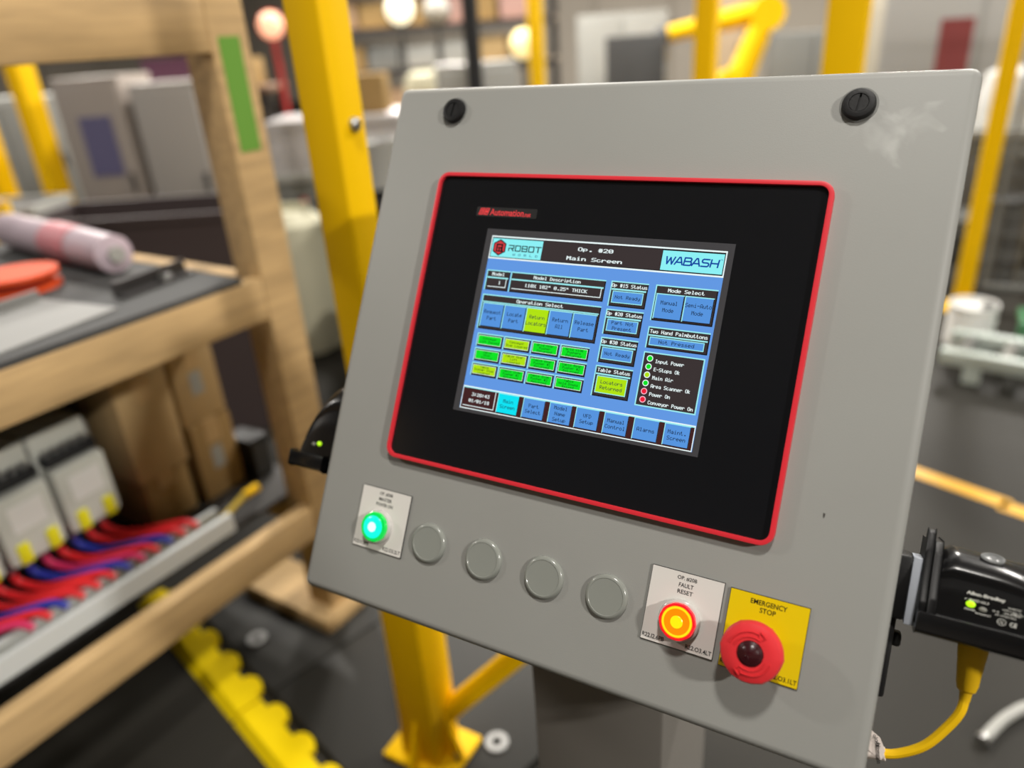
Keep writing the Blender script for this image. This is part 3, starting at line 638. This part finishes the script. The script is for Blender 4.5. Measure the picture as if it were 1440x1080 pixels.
MB().box(-.02, .02, -.10, .09, 0, .005).box(-.02, -.015, -.10, .09, .005, .03).build('angle', DARKSTEEL, t); MB().lathe([(.014, .005), (.014, .016)], 6).build('nut', STEEL, t).location = (.0, .02, 0)
# inside the stand: drives, boxes, duct, wires
DRV = mat('drive_grey', (200, 202, 194), rough=.45); DRD = mat('drive_black', (24, 27, 32), rough=.5); TAGY = mat('yellow_tag', (222, 214, 20), rough=.5)
BP = empty('mounting_panel', at(-1.475, .30, .4056, 0), 'dark steel mounting panel standing inside the wooden stand', 'panel')
MB().box(-.02, 0, -.95, .24, 0, .485).build('sheet', DARKSTEEL, BP)
MB().box(0, .012, -.95, .0, .26, .295).build('mounting_rail', STEEL, BP)
t0 = None
for i, (y, lab) in enumerate(((.148, 'grey motor drive with black terminal cover and two yellow tags, beside the cardboard boxes'), (.016, 'grey motor drive with black terminal cover, second along from the cardboard boxes'), (-.116, 'grey motor drive with black terminal cover, third along from the cardboard boxes'))):
    M = at(-1.463, y, .535)
    if i == 0:
        t0 = empty('motor_drive', M, lab, 'motor drive', 'motor drives on the mounting panel')
        MB().box(0, .115, 0, .126, -.005, .22).build('housing', DRV, t0, bevel=.006)
        MB().box(.115, .163, .004, .122, -.012, .145).build('front_cover', DRV, t0, bevel=.008)
        MB().box(.116, .150, .006, .120, .150, .172).build('terminal_cover', DRD, t0, bevel=.003)
        for k_ in range(5): MB().lathe([(.009, .172), (.009, .182), (.006, .184)], 10).build('terminal_screw', STEEL, t0).location = (.128, .02+.021*k_, 0)
        MB().box(.163, .1645, .03, .10, .06, .12).build('label_plate', WHITE, t0)
        for y0 in (.020, .082): MB().box(.150, .168, y0, y0+.026, -.012, .036).build('tag_strip', TAGY, t0, bevel=.004)
        MB().box(.02, .112, .128-.004, .131, .02, .20).build('heat_sink_fin', GREYP, t0)
    else: dup(t0, M, lab)
def carton(M, w_, d_, h_, m, label, group=None, mark=None):
    t = empty('cardboard_box', M, label, 'box', group)
    MB().box(0, w_, 0, d_, 0, h_-.004).build('carton_body', m, t, bevel=.003)
    MB().box(.002, w_-.002, .002, d_/2-.001, h_-.004, h_).build('flap', m, t); MB().box(.002, w_-.002, d_/2+.001, d_-.002, h_-.004, h_).build('flap', m, t)
    MB().box(-.001, w_+.0012, d_/2-.022, d_/2+.022, h_*.7, h_+.001).build('packing_tape', TAPE, t)
    if mark: MB().box(w_, w_+.0012, d_*.35, d_*.62, h_*.35, h_*.65).build('paper_label', mark, t)
    return t
LBL = mat('grey_label', (150, 152, 148), rough=.5)
carton(at(-1.462, .335, .4056), .155, .125, .14, CARD2, 'low brown carton under the tall carton inside the wooden stand', 'cartons inside the wooden stand')
carton(at(-1.462, .325, .5462), .165, .14, .275, CARD, 'tall plain carton beside the motor drives', 'cartons inside the wooden stand')
carton(at(-1.455, .480, .4056), .165, .125, .215, CARD2, 'brown carton with a grey label at the foot of the carton pile', 'cartons inside the wooden stand', LBL)
carton(at(-1.455, .478, .6222), .155, .13, .20, CARD, 'carton with a grey label lying on the brown carton', 'cartons inside the wooden stand', LBL)
# wiring duct along the stand
t = empty('wiring_duct', wl(-.150, -1.30, .4056, 0), 'pale grey open wiring duct running along the bottom of the wooden stand', 'duct')
DU = mat('duct_grey', (196, 200, 200), rough=.45)
MB().box(0, .07, 0, 1.18, 0, .003).build('duct_base', DU, t)
MB().box(.067, .070, 0, 1.18, .003, .040).box(.054, .070, 0, 1.18, .040, .046).build('duct_wall', DU, t)
MB().box(0, .003, 0, 1.18, .003, .036).box(0, .012, 0, 1.18, .036, .042).build('duct_wall', DU, t)
t = empty('motor_cable', wl(-.114, -1.30, .4095, 0), 'thick yellow cable lying in the wiring duct', 'cable')
MB().tube([(0, 0, .012), (0, .5, .012), (0, .95, .010), (0, 1.13, .013), (-.002, 1.25, .045)], .008).build('cable_jacket', mat('yellow_jacket', (206, 176, 40), rough=.5), t)
MB().lathe([(.011, 0), (.011, .04)], 12, M=Matrix.Translation((-.002, 1.25, .045)) @ Matrix.Rotation(math.radians(-90), 4, 'X')).build('cable_end', YELLOW, t)
cw = {'red': mat('red_wire', (206, 32, 38), rough=.4), 'blue': mat('blue_wire', (36, 48, 150), rough=.4), 'pink': mat('magenta_wire', (196, 40, 90), rough=.4)}
for i in range(12):
    c_ = ('red', 'red', 'blue', 'red', 'pink', 'blue', 'red')[i % 7]
    y0 = .232-.0345*i; dx = -.0024*i
    P = [(-1.333, y0, .500), (-1.328, y0+.004, .478), (-1.290, y0+.024, .462), (-1.240+dx*.5, y0+.062, .464), (-1.190+dx, y0+.104, .466), (-1.170+dx, y0+.120, .450)]
    t = empty('wire', (0, 0, 0), {'red': 'red insulated wire looping from the motor drives to the wiring duct', 'blue': 'dark blue insulated wire looping from the motor drives to the wiring duct', 'pink': 'magenta insulated wire looping from the motor drives to the wiring duct'}[c_], 'wire', {'red': 'red', 'blue': 'blue', 'pink': 'magenta'}[c_]+' wires below the motor drives')
    MB().tube(P, .0085, 8, sub=4).build('insulation', cw[c_], t); MB().cyl(P[0], Vector(P[0])+Vector((0, 0, .0226)), .0045, n=8).build('ferrule', STEEL, t)
# white bottle and black case behind the post
t = empty('spray_can', at(-1.442, .648, .4056), 'white capped can with a plum top standing behind the pine post', 'can')
MB().lathe([(.034, 0), (.036, .004), (.036, .165), (.030, .185)], 20).build('can_body', WHITE, t); MB().lathe([(.031, .185), (.031, .245), (.026, .25)], 20).build('cap', PLUM, t)
t = empty('power_supply', at(-1.345, .640, .4056), 'small black power supply box on the lower board behind the post', 'power supply')
MB().box(0, .10, -.03, .03, 0, .12).build('case', BLACKP, t, bevel=.003)
for k_ in range(5): MB().box(.1, .104, -.025+.011*k_, -.019+.011*k_, .015, .105).build('vent_rib', DGREY, t)

# ------------------------------------------------------------------ floor mat and its ramps
MATM = mat('black_rubber_mat', (36, 35, 31), rough=.6, spec=.4, bump=.4, nscale=120, noise=.15)
RY = mat('yellow_rubber_ramp', (226, 196, 0), rough=.8, spec=.15, noise=.06, nscale=14)
D0 = Vector((-1.36, .385, 0)); DD = Vector((.5785, -.1750, 0)).normalized(); NN = Vector((-DD.y, DD.x, 0))   # run of the mat's edge; NN points to the mat
MF = Matrix((( DD.x, NN.x, 0, D0.x), (DD.y, NN.y, 0, D0.y), (0, 0, 1, 0), (0, 0, 0, 1)))
LT = .62
t = None
for i in (1, 2):
    s0 = -LT*2+.35+i*LT
    t = empty('mat_edge_ramp', MF @ Matrix.Translation((s0, 0, 0)), ['bright yellow toothed mat ramp reaching under the wooden stand', 'bright yellow toothed mat ramp running clear of the wooden stand'][i-1], 'mat ramp', 'yellow ramps along the floor mats')
    n_ = 5; P = [(0.004, -.050), (LT-.004, -.050)]
    pitch = (LT-.008)/n_; prof = []
    for k_ in range(n_):
        x = LT-.004-k_*pitch
        prof += [(x, .006), (x-pitch*.16, .006), (x-pitch*.16, .018), (x-pitch*.25, .029), (x-pitch*.38, .034), (x-pitch*.52, .034), (x-pitch*.65, .029), (x-pitch*.74, .018), (x-pitch*.74, .006)]
    prof.append((.004, .006))
    MB().prism(P+prof, .0, .017).build('toothed_strip', RY, t, smooth=False)
    MB().add([(.004, -.072, 0), (LT-.004, -.072, 0), (LT-.004, -.050, 0), (.004, -.050, 0), (.004, -.050, .017), (LT-.004, -.050, .017)], [(3, 2, 1, 0), (0, 1, 5, 4), (0, 4, 3), (1, 2, 5), (2, 3, 4, 5)]).build('bevel_edge', RY, t, smooth=False)
for i in (1, 2):
    for j in range(2):
        s0 = -LT*2+.35+i*LT; r0 = .039+j*.93
        o = MB().box(.003, LT-.003, 0, .924, 0, .015).build('floor_mat', MATM, None, bevel=.002); o.matrix_world = MF @ Matrix.Translation((s0, r0, 0))
        tag(o, [['black rubber floor mat tile carrying the foot of the wooden stand', 'black rubber floor mat tile behind the one under the stand foot'], ['black rubber floor mat tile carrying the yellow fence post', 'black rubber floor mat tile behind the one under the fence post']][i-1][j], 'floor mat', 'floor mat tiles')

# ------------------------------------------------------------------ yellow fence post beside the stand
def fence_post(M, s_, h_, label, sleeve=True, bolts=(), brace=False, group=None, zb=0):
    t = empty('fence_post', M, label, 'post', group)
    MB().box(-s_/2, s_/2, -s_/2, s_/2, .01, h_).build('upright', YELLOW, t, bevel=.006, seg=3)
    MB().box(-s_/2, s_/2, -s_/2, s_/2, h_, h_+.006).build('end_cap', DGREY, t)
    pl = MB().box(-s_*1.35, s_*1.35, -s_*1.0, s_*1.0, 0, .012).build('base_plate', YELLOW, t, bevel=.002)
    for x in (-1, 1):
        q = MB().lathe([(.011, .012), (.011, .02), (.007, .03)], 6).build('anchor_bolt', STEEL, pl); q.location = (x*s_*1.05, 0, 0)
    if sleeve:
        e = s_*.68
        MB().box(-e, e, -e, e, .012, .56).build('sleeve', YELLOW, t, bevel=.006)
        for a_ in range(4):
            A = Matrix.Rotation(a_*math.pi/2, 4, 'Z')
            k = MB().prism([(0, 0), (s_*.62, 0), (0, .12)], -.005, .005, 0, A @ Matrix.Translation((e, 0, .012)) @ Matrix.Rotation(math.pi/2, 4, 'X')); k.build('gusset', YELLOW, t, smooth=False)
    for x, y, z, ax in bolts:
        q = MB().lathe([(.011, 0), (.0105, .006), (.006, .010)], 14).build('bolt', STEEL, t); q.matrix_local = Matrix.Translation((x, y, z)) @ Matrix.Rotation(math.pi/2, 4, ax)
    if brace:
        k = MB(); a_ = Vector((.03, .02, .10)); b_ = Vector((.42, .14, .56)); k.cyl(a_, b_, .024, n=10); k.build('diagonal_brace', YELLOW, t)
    return t
fence_post(at(-.556, .358, .0155), .066, 2.3, 'yellow fence post with a gusseted foot on the mat between stand and console', bolts=((.033, .004, 1.335, 'Y'),), brace=True)
P1 = (.015,)
# more posts of the robot cell
for x, y, s_, lab in ((-.08, 2.38, .125, 'thick yellow post directly behind the console latch'), (-.72, 3.02, .09, 'slim yellow post behind the top edge of the console'), (.475, 3.83, .08, 'yellow post carrying the wire mesh fence'), (-2.78, 5.45, .10, 'yellow post beside the bright work lamp'),
                      (-5.05, 2.52, .13, 'yellow post beyond the wooden stand, next to the blue-grey pole'), (-5.42, 2.36, .13, 'yellow post beyond the wooden stand, on the far side of the blue-grey pole'), (-2.95, 2.95, .055, 'thin yellow pole behind the green taped pine post')):
    fence_post(at(x, y), s_, 2.4, lab, sleeve=False, group='yellow posts of the robot cell')
BGP = mat('blue_grey_paint', (150, 162, 166), rough=.5)
def pole(x, y, r, h_, m, label):
    t = empty('pole', at(x, y), label, 'pole')
    MB().lathe([(r, .012), (r, h_)], 16).build('tube', m, t); MB().lathe([(r*2, 0), (r*2, .012)], 16).build('flange', m, t)
    MB().lathe([(r*1.1, h_), (r*1.1, h_+.02), (r*.5, h_+.03)], 16).build('cap', DGREY, t)
pole(-5.50, 2.78, .05, 2.3, BGP, 'blue-grey pole between two yellow posts')
pole(-2.07, 3.27, .045, 2.4, mat('black_paint', (30, 32, 36), rough=.5), 'black pole standing behind the console beside the work lamp')

# mesh fence
t = empty('mesh_fence', at(.545, 3.83), 'grey wire mesh fence panel fixed beside a yellow post', 'fence')
MB().box(0, 2.2, -.012, .012, .12, .145).build('bottom_rail', GREYP, t); MB().box(0, 2.2, -.012, .012, 2.2, 2.225).build('top_rail', GREYP, t); MB().box(2.16, 2.2, -.012, .012, .145, 2.2).build('end_stile', GREYP, t); MB().box(0, .02, -.012, .012, .145, 2.2).build('end_stile', GREYP, t)
for k_ in range(43): MB().box(.04+.05*k_, .044+.05*k_, -.003, .003, .16, 2.2).build('mesh_wire', GREYP, t, smooth=False)
for k_ in range(20): MB().box(.04, 2.16, .003, .006, .2+.1*k_, .204+.1*k_).build('mesh_wire', GREYP, t, smooth=False)

# floor tape
FT = mat('floor_tape', (222, 164, 10), rough=.5, noise=.1, nscale=10)
for x, y, L_, a_, lab in ((.24, 2.055, .40, -21, 'yellow floor tape strip starting beside the console edge'), (.585, 1.905, .60, -19, 'yellow floor tape strip under the view of the palm button')):
    o = MB().prism(rrect(0, L_, -.03, .03, .006, 2), .0, .0015).build('floor_tape', FT); o.matrix_world = at(x, y, 0, a_); tag(o, lab, 'tape')
t = empty('hose', at(.52, .95), 'pale grey hose lying on the floor below the yellow cord', 'hose')
MB().tube([(0, -.05, .012), (.05, .04, .012), (.12, .10, .012), (.3, .12, .012), (.6, .02, .012)], .012).build('hose_wall', LGREY, t); MB().cyl((-.006, -.062, .012), (.0, -.05, .012), .015).build('hose_fitting', STEEL, t)
for x, y, lab in ((-1.185, .435, 'small bright steel washer on the mat beside the yellow ramp'), (-.432, .432, 'small bright steel washer on the mat beside the fence post foot')):
    o = MB().lathe([(.012, .0), (.026, .0), (.026, .006), (.012, .006), (.012, 0)], 20, cap=False).build('washer', mat('dull_steel', (150, 150, 148), rough=.5, metal=.3)); o.matrix_world = at(x, y, .015); tag(o, lab, 'washer')

# ------------------------------------------------------------------ machines and stores further off
def cabinet(M, w_, d_, h_, m, label, sign=None, group=None):
    t = empty('machine_cabinet', M, label, 'cabinet', group)
    MB().box(0, w_, 0, d_, .08, h_).build('cabinet_body', m, t, bevel=.01)
    for x in (.03, w_-.09):
        for y in (.03, d_-.09): MB().box(x, x+.06, y, y+.06, 0, .08).build('foot', DGREY, t)
    nd = max(1, round(w_/.5)); dw = w_/nd
    for k_ in range(nd):
        d = MB().box(k_*dw+.015, (k_+1)*dw-.015, -.018, 0, .12, h_-.05).build('door_leaf', m, t, bevel=.004)
        MB().box((k_+1)*dw-.06, (k_+1)*dw-.04, -.04, -.018, h_*.5, h_*.5+.12).build('handle', DARKSTEEL, d)
    for k_ in range(5): MB().box(w_*.15, w_*.4, -.024, -.018, .2+.03*k_, .215+.03*k_).build('louvre', DGREY, t)
    if sign: MB().box(w_*.3, w_*.3+.20, -.026, -.018, h_*.58, h_*.58+.36).build('sign_plate', sign, t)
    return t
def table(M, w_, d_, h_, mt, ml, label, group=None):
    t = empty('work_table', M, label, 'table', group)
    MB().box(0, w_, 0, d_, h_-.05, h_).build('table_top', mt, t, bevel=.005)
    for x in (.03, w_-.09):
        for y in (.03, d_-.09): MB().box(x, x+.06, y, y+.06, 0, h_-.05).build('leg', ml, t)
    MB().box(.09, w_-.09, .04, d_-.04, .2, .23).build('lower_shelf', ml, t)
    MB().box(.03, w_-.03, .03, .05, h_-.16, h_-.05).build('apron', ml, t)
    return t
def rack(M, w_, d_, h_, n_, label, m=DARKSTEEL, mb=BEIGE):
    t = empty('storage_rack', M, label, 'rack')
    for x in (0, w_-.06):
        for y in (0, d_-.06): MB().box(x, x+.06, y, y+.06, 0, h_).build('upright', m, t)
    for k_ in range(n_):
        z = .25+k_*(h_-.3)/n_
        MB().box(.0, w_, 0, d_, z, z+.025).build('shelf_deck', mb, t); MB().box(0, w_, -.02, 0, z-.05, z+.03).build('shelf_beam', m, t)
    return t, [.275+k_*(h_-.3)/n_ for k_ in range(n_)]
def conveyor(M, L_, w_, h_, m, label, rh=.14):
    t = empty('conveyor', M, label, 'conveyor')
    for y in (0, w_-.05): MB().box(0, L_, y, y+.05, h_-rh, h_).build('side_rail', m, t, bevel=.004)
    nn = int(L_/.16)
    for k_ in range(nn): MB().cyl((.08+k_*.16, .05, h_-.035), (.08+k_*.16, w_-.05, h_-.035), .03, n=8).build('roller', STEEL, t)
    for x in (.1, L_-.16):
        for y in (0, w_-.05): MB().box(x, x+.06, y, y+.05, 0, h_-rh).build('leg', m, t)
    return t
def tote(M, w_, d_, h_, m, label, group=None):
    t = empty('tote_bin', M, label, 'bin', group)
    k = MB().box(0, w_, 0, d_, 0, .01); k.box(0, .01, 0, d_, .01, h_).box(w_-.01, w_, 0, d_, .01, h_).box(.01, w_-.01, 0, .01, .01, h_).box(.01, w_-.01, d_-.01, d_, .01, h_)
    k.build('bin_shell', m, t); MB().box(-.012, w_+.012, -.012, 0, h_-.03, h_).box(-.012, w_+.012, d_, d_+.012, h_-.03, h_).box(-.012, 0, 0, d_, h_-.03, h_).box(w_, w_+.012, 0, d_, h_-.03, h_).build('rim', m, t)
    MB().box(.012, w_-.012, .012, d_-.012, .012, h_*.75).build('bin_filling', DARKSTEEL, t)
def sack(M, w_, d_, h_, m, label, group=None):
    t = empty('sack', M, label, 'sack', group)
    vs = []; N = 14
    k = MB(); pr = []
    k.lathe([(.02, 0), (.42, .02), (.5, .25), (.5, .6), (.44, .92), (.30, 1), (.02, 1.0)], 20, wob=lambda a_: 1+.14*math.cos(4*a_)**2, M=Matrix.Diagonal((w_, d_, h_, 1)))
    k.build('sack_body', m, t); MB().box(-w_*.36, w_*.36, -.006, .006, h_*.98, h_*1.05).build('stitched_end', m, t)
def drum(M, r, h_, m, label):
    t = empty('drum', M, label, 'drum')
    MB().lathe([(r, 0), (r*1.03, .01), (r, .03), (r, h_*.33), (r*1.03, h_*.35), (r, h_*.37), (r, h_*.64), (r*1.03, h_*.66), (r, h_*.68), (r, h_-.02), (r*1.03, h_-.01), (r*1.02, h_), (r*.96, h_), (r*.95, h_-.02), (.001, h_-.02)], 24, cap=False).build('drum_shell', m, t)
    MB().lathe([(.03, h_-.02), (.03, h_), (.02, h_)], 12).build('bung', DGREY, t).location = (r*.6, 0, 0)
def worklamp(M, h_, r, col, strength, label, m=DGREY):
    t = empty('work_lamp', M, label, 'lamp')
    MB().lathe([(.16, 0), (.16, .02), (.03, .04), (.022, .06), (.022, h_-r)], 14).build('stand_pole', m, t)
    MB().lathe([(.02, -.12), (r*.6, -.10), (r*1.08, .0), (r*1.08, .02)], 24, M=Matrix.Translation((0, 0, h_)) @ Matrix.Rotation(math.radians(90), 4, 'X') @ Matrix.Rotation(math.radians(30), 4, 'Y')).build('lamp_housing', m, t)
    MB().ball((0, 0, 0), r, 24).build('globe', mat('globe_%d_%d_%d' % col, col, emit=col, estr=strength), t).location = (.0, 0, h_)
    return t
worklamp(at(-4.41, 5.86), 1.76, .135, (255, 246, 214), 1.25, 'bright white work lamp behind the yellow fence post')
worklamp(at(-3.33, 6.29), 1.39, .135, (252, 228, 164), 1.05, 'bright warm work lamp in front of a yellow post')
worklamp(at(-4.30, 4.06), 1.65, .098, (255, 186, 150), 1.1, 'salmon-coloured signal lamp behind the pine post', RED)
worklamp(at(-4.25, 6.25), 1.74, .13, (184, 180, 172), 0., 'unlit grey globe lamp next to the bright white work lamp')

# beyond the wooden stand
E_ = .0006
conveyor(at(-7.6, .85, 0, 27), 2.6, .6, .62, DARKSTEEL, 'dark roller conveyor far beyond the wooden stand')
table(at(-4.55, .62, 0, 28), 1.6, .7, .80, GREYP, DARKSTEEL, 'low grey work table beyond the film roll')
tote(at(-4.25, .90, .80+E_, 28), .5, .35, .16, mat('dark_slate', (78, 70, 70), rough=.6), 'dark slate bin on the low grey work table')
tote(at(-3.62, 1.22, .80+E_, 28), .34, .30, .10, LGREY, 'shallow pale bin on the low grey work table')
TP = mat('taupe_paint', (150, 140, 132), rough=.5)
cabinet(at(-4.62, 2.42, 0, 30), .42, .5, 1.40, TP, 'narrow taupe cabinet with a blue-violet sign plate', mat('violet_sign', (96, 92, 124), rough=.5))
cabinet(at(-4.22, 2.66, 0, 30), .42, .5, 1.34, mat('warm_grey_paint', (156, 150, 144), rough=.5), 'narrow warm grey cabinet beside the taupe cabinet')
cabinet(at(-7.9, 3.3, 0, 30), 1.1, .5, 1.25, LGREY, 'light grey machine cabinet behind the yellow posts')
table(at(-5.75, 3.72, 0, 30), 1.2, .6, 1.22, mat('brown_bench', (120, 92, 72), rough=.6), DARKSTEEL, 'tall brown bench carrying the plum bin')
tote(at(-5.68, 3.90, 1.22+E_, 30), .45, .36, .26, PLUM, 'plum plastic bin on the tall brown bench')
carton(at(-5.2, 4.17, 1.22+E_, 30), .36, .34, .22, CARD2, 'brown carton on the tall brown bench')
SHEET = mat('pale_sheet', (184, 180, 180), rough=.45)
table(at(-3.75, 3.02, 0, 30), 1.1, .75, .72, LGREY, GREYP, 'light grey bench stacked with pale panels')
for i in range(6):
    o = MB().box(0, .92-.03*(i % 2), 0, .55, 0, .055).build('panel_sheet', SHEET, None, bevel=.006); o.matrix_world = at(-3.68+.02*(i % 3), 3.16, .72+E_+.0556*i, 30+random.uniform(-3, 3))
    tag(o, ('bottom', 'second', 'third', 'fourth', 'fifth', 'top')[i]+' pale grey panel of the stack on the light grey bench', 'panel', 'panels stacked on the light bench')
carton(at(-3.30, 3.48, .72+E_+.0556*6, 30), .34, .32, .24, CARD2, 'brown carton lying on the stack of pale panels')
YB = mat('dull_cream', (190, 186, 160), rough=.6)
sack(at(-2.62, 2.17, 0, 20), .46, .40, .74, YB, 'cream filled sack behind the pine post')
sack(at(-2.98, 1.76, 0, 20), .46, .42, .60, LGREY, 'grey filled sack next to the cream sack')
tote(at(-2.80, 1.02, .0, 28), .85, .40, .93, mat('brown_black', (62, 52, 52), rough=.6), 'dark brown bin behind the shelf of the wooden stand')
drum(at(-3.06, 1.08), .07, .98, YELLOW, 'slim yellow drum beside the dark brown bin')
# between the stand and the yellow post
drum(at(-2.36, 2.62), .15, 1.02, LGREY, 'tall grey drum seen past the pine post')
cabinet(at(-3.05, 4.35, 0, 36), .6, .45, 1.3, LGREY, 'light grey cabinet seen past the pine post')
tote(at(-2.12, 2.10, .0, 38), .36, .32, .80, BLACKP, 'tall black bin seen past the pine post')
tote(at(-1.80, 1.72, .0, 38), .34, .30, .46, DGREY, 'dark grey bin seen past the pine post')
tote(at(-1.52, 1.40, .017, 38), .30, .26, .34, BLUE, 'blue bin behind the foot of the pine post')
# behind the top of the console
RM = at(-6.6, 7.1, 0, 22)
r1, zs = rack(RM, 2.9, .8, 2.6, 5, 'tall storage rack with cartons behind the yellow fence post')
pal = [CARD, LGREY, CARD2, mat('tan_box', (170, 140, 110), rough=.8), GREYP, mat('pink_box', (176, 140, 130), rough=.7)]
words = ['plain', 'pale grey', 'brown', 'tan', 'slate grey', 'pinkish']
nth = ['first', 'second', 'third', 'fourth', 'fifth', 'sixth', 'seventh', 'eighth']
for li, z in enumerate(zs[1:5]):
    x = .1; k_ = 0
    while x < 2.35:
        w_ = random.uniform(.28, .46); c_ = random.randrange(6)
        carton(RM @ Matrix.Translation((x, .08, z+E_)), w_, .55, random.uniform(.22, .36), pal[c_], '%s carton, %s along the %s shelf of the tall storage rack' % (words[c_], nth[k_], ['second lowest', 'middle', 'second highest', 'top'][li]), 'cartons on the tall storage rack')
        x += w_+.05; k_ += 1
table(at(-4.75, 4.75, 0, 30), 1.5, .6, .92, BEIGE, DGREY, 'beige bench below the storage rack')
sack(at(-3.95, 5.56, .92+E_, 30), .42, .36, .30, YB, 'cream sack lying on the beige bench')
tote(at(-4.62, 4.98, .92+E_, 30), .4, .34, .22, DGREY, 'dark bin on the beige bench')
cabinet(at(-3.45, 7.80, 0, 24), 1.0, .5, 1.62, LGREY, 'light grey machine cabinet beside the warm work lamp')
cabinet(at(-2.30, 8.50, 0, 20), .5, .5, 2.2, BEIGE, 'tall beige cabinet behind the console')
cabinet(at(-2.35, 5.90, 0, 20), .5, .45, 1.40, DGREY, 'dark grey cabinet behind the console')
cabinet(at(-1.55, 8.75, 0, 14), 1.4, .5, 1.30, GREYP, 'grey machine cabinet behind the yellow robot')
cabinet(at(-.45, 6.9, 0, 6), .6, .5, 1.9, mat('cream_paint', (190, 182, 164), rough=.5), 'cream machine cabinet behind the thick yellow post')
# robot
t = empty('robot_arm', at(-1.55, 7.1, 0, 200), 'yellow industrial robot arm behind the top edge of the console', 'robot')
MB().lathe([(.30, 0), (.30, .06), (.24, .10), (.24, .40), (.28, .42), (.28, .70), (.20, .76)], 24).build('robot_base', YELLOW, t)
MB().cyl((0, -.22, .85), (0, .22, .85), .20, n=20).build('shoulder', YELLOW, t)
k = MB().cyl((0, .12, .85), (-.25, .12, 1.50), .13, .10, n=16); k.build('upper_arm', YELLOW, t)
MB().cyl((-.25, -.04, 1.50), (-.25, .22, 1.50), .15, n=18).build('elbow', YELLOW, t)
MB().cyl((-.25, .05, 1.52), (.62, .05, 1.38), .10, .07, n=16).build('forearm', YELLOW, t)
MB().ball((.66, .05, 1.37), .09).build('wrist', DGREY, t); MB().cyl((.66, .05, 1.37), (.66, .05, 1.16), .04, .06, n=12).build('tool', STEEL, t)
MB().box(-.08, .08, -.25, .25, .70, .80).build('yoke', YELLOW, t)
# to the side of the palm button
t = cabinet(at(-.22, 5.75, 0, 2), 1.2, .5, 1.75, mat('pale_machine', (164, 162, 158), rough=.5), 'pale grey machine cabinet with a red plate behind the console corner', mat('dull_red', (140, 62, 62), rough=.6))
table(at(.30, 4.75, 0, 4), 1.3, .55, .78, LGREY, GREYP, 'light grey bench behind the mesh fence')
sack(at(.60, 5.00, .78+E_), .34, .32, .32, WHITE, 'white sack on the bench behind the mesh fence')
sack(at(1.02, 5.04, .78+E_), .34, .32, .28, YB, 'cream sack on the bench behind the mesh fence')
tote(at(1.30, 4.90, .78+E_), .14, .25, .2, BLACKP, 'black bin on the bench behind the mesh fence')
conveyor(at(.38, 2.86, 0, -10), 2.2, .30, .13, mat('pale_green_paint', (176, 186, 180), rough=.45), 'low pale roller conveyor beyond the palm button', rh=.06)
drum(at(.50, 3.32), .10, .20, WHITE, 'white round drum behind the low conveyor')
tote(at(.70, 3.22), .26, .2, .16, mat('green_plastic', (60, 120, 80), rough=.5), 'green bin behind the low conveyor')
tote(at(.92, 4.18), .3, .28, .42, YELLOW, 'yellow bin behind the wire mesh fence')
drum(at(.62, 4.26), .12, .5, DGREY, 'dark grey drum behind the wire mesh fence')
bpy.context.view_layer.update()
